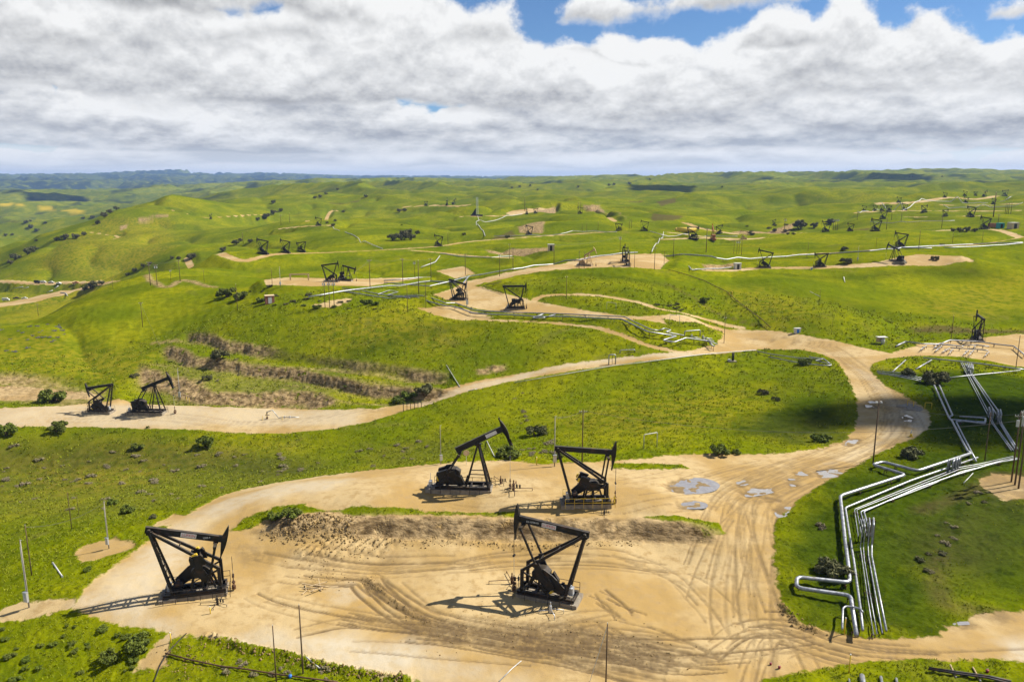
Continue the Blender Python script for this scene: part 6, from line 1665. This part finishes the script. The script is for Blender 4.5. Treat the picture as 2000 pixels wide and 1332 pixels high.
def pipe_table():
    t = thing('timber_frame', 585, 547, 'yellowish timber rack on the left half of the pale pad', 'rack', .1)
    for x in (-4, 4):
        for y in (-1, 1): MB().bar((x, y, -.2), (x, y, 2.6), .3, .3).build('post', M['timber'], t)
    for y in (-1, 1): MB().bar((-4.4, y, 2.6), (4.4, y, 2.6), .3, .35).build('rail', M['timber'], t)
    for x in (-4, 4): MB().bar((x, -1.2, 2.3), (x, 1.2, 2.3), .25, .25).build('tie', M['timber'], t)
pipe_table()
def pickup(x, y, mat, rz, lab, sc=1.0, box=False, name='pickup_truck'):
    t = thing(name, x, y, lab, 'truck', rz, sc, 'vehicles on the valley pad'); P_ = [(-2.8, .5), (2.8, .5), (2.8, 1.15), (1.5, 1.3), (1.0, 2.0), (-.6, 2.0), (-.9, 1.3), (-2.8, 1.3)]
    if box: P_ = [(-3.5, .6), (3.2, .6), (3.2, 1.6), (2.7, 2.4), (1.6, 2.5), (1.5, 3.3), (-3.5, 3.3)]
    MB().prism(P_, -.95, .95).build('body', M[mat], t); MB().prism([(.9, 1.42), (1.32, 1.38), (.98, 1.88), (-.5, 1.88), (-.7, 1.42)] if not box else [(2.0, 1.7), (3.0, 1.7), (2.65, 2.3), (2.0, 2.3)], -.97, .97).build('window', M['glass'], t)
    for xx in (-1.8, 1.8):
        for yy in (-.85, .85): MB().tube((xx, yy - .14, .42), (xx, yy + .14, .42), .42, 12).build('wheel', M['tyre'], t)
for a in ((100, 553, 'white', .1, 'white pickup on the upper valley pad, left one', 1.0), (115, 555, 'white', -.2, 'white pickup on the upper valley pad, right one', 1.0), (148, 554, 'orange', .3, 'small orange truck at the right end of the upper valley pad', 1.1)): pickup(*a)
pickup(73, 553, 'dark', .05, 'dark box truck on the upper valley pad', .9, True, 'box_truck'); pickup(85, 553, 'white', .1, 'white box truck beside the dark one on the upper valley pad', .8, True, 'box_truck')
pickup(32, 584, 'dark', .2, 'dark pickup on the lower valley road', 1.0); pickup(12, 588, 'white', .15, 'white box truck at the left edge of the lower valley road', .9, True, 'box_truck'); pickup(48, 584, 'white', .15, 'white pickup right of the dark one on the lower valley road', .9)
pickup(1940, 446, 'brick', .1, 'red brown truck beside the right terrace pumpjack', 1.3, True, 'box_truck')
def tank():
    t = thing('storage_tank', 1339, 455, 'yellow horizontal tank on the ridge road', 'tank', .05, 2.2); MB().tube((-4, 0, 1.3), (4, 0, 1.3), 1.0, 14).tube((-4.5, 0, 1.3), (-4, 0, 1.3), .5, 14, 1.0).tube((4, 0, 1.3), (4.5, 0, 1.3), 1.0, 14, .5).build('vessel', M['yellow'], t, True)
    for x in (-3, 3): MB().box(x - .3, x + .3, -.8, .8, -.3, .6).build('saddle', M['dark'], t)
tank()
def rig():
    t = thing('drilling_rig', 932, 422, 'tall drilling mast with dark machinery on the far ledge', 'rig', 0, 1.0); P = np.array(t.location); h = tall_px(P, 36); w = h * .05
    for x in (-1, 1):
        for y in (-1, 1): MB().bar((x * w, y * w, 0), (x * w * .8, y * w * .8, h), h * .012, h * .012).build('mast_leg', M['galv'], t)
    for k in range(9):
        z = h * (k + .5) / 9.5; s_ = w * (1 - .2 * z / h)
        for a, b in (((-1, -1), (1, -1)), ((1, -1), (1, 1)), ((1, 1), (-1, 1)), ((-1, 1), (-1, -1))): MB().bar((a[0] * s_, a[1] * s_, z), (b[0] * s_, b[1] * s_, z + h * .07), h * .008, h * .008).build('lattice_brace', M['galv'], t)
    MB().box(-h * .35, h * .3, -h * .1, h * .1, -.3, h * .07).build('substructure', M['dark'], t); MB().prism([(-h * .3, h * .07), (-h * .05, h * .07), (-h * .05, h * .38), (-h * .1, h * .38)], -w * .6, w * .6).build('draw_works', M['black'], t)
rig()
# clouds that pass over the field out of the picture's top; their shadows lie on the ground in view
def cloud_mat():
    m, T, b = mat_new('cloud_white'); b.inputs['Base Color'].default_value = (.85, .85, .86, 1); b.inputs['Roughness'].default_value = 1; return m
CM = cloud_mat()
def cloud(P, rx, ry, alt, seed):
    t = (alt - P[2]) / SUN_DIR.z; c = Vector(P) + SUN_DIR * t; r_ = np.random.default_rng(seed)
    V = []; F = []; k0 = 0; nu, nv = 14, 9
    for i in range(16):
        a = r_.uniform(0, 6.28); q = r_.random() ** .6; ox, oy = q * rx * .75 * math.cos(a), q * ry * .75 * math.sin(a); s = r_.uniform(.28, .5) * (1.1 - .5 * q)
        u = np.linspace(0, 2 * math.pi, nu, endpoint=False); v = np.linspace(.05, math.pi - .05, nv); U, W = np.meshgrid(u, v, indexing='ij')
        d = np.stack([np.cos(U) * np.sin(W), np.sin(U) * np.sin(W), np.cos(W)], -1); bump = 1 + .22 * fbm(d[..., 0] * 3 + i * 7, d[..., 1] * 3 + d[..., 2] * 2, 3, 101)
        R = d * bump[..., None] * np.array([rx * s, ry * s, min(rx, ry) * s * .7]); V.append((R + [ox, oy, 0]).reshape(-1, 3))
        for a_ in range(nu):
            for b_ in range(nv - 1): F.append((k0 + a_ * nv + b_, k0 + a_ * nv + b_ + 1, k0 + ((a_ + 1) % nu) * nv + b_ + 1, k0 + ((a_ + 1) % nu) * nv + b_))
        k0 += nu * nv
    o = np_mesh('cloud', np.concatenate(V), np.array(F), CM, True); o.location = c
    return o
for i, (x, y, rx, ry, alt) in enumerate(((1840, 815, 40, 26, 650), (1290, 367, 120, 130, 1300), (1720, 347, 300, 150, 1500), (120, 392, 420, 200, 2200))):
    c = cloud(hit(x, y), rx, ry, alt, 40 + i); tag(c, 'white cumulus cloud high above the field, number %s' % ('one', 'two', 'three', 'four', 'five', 'six', 'seven', 'eight', 'nine', 'ten', 'eleven')[i], 'cloud', 'passing clouds')
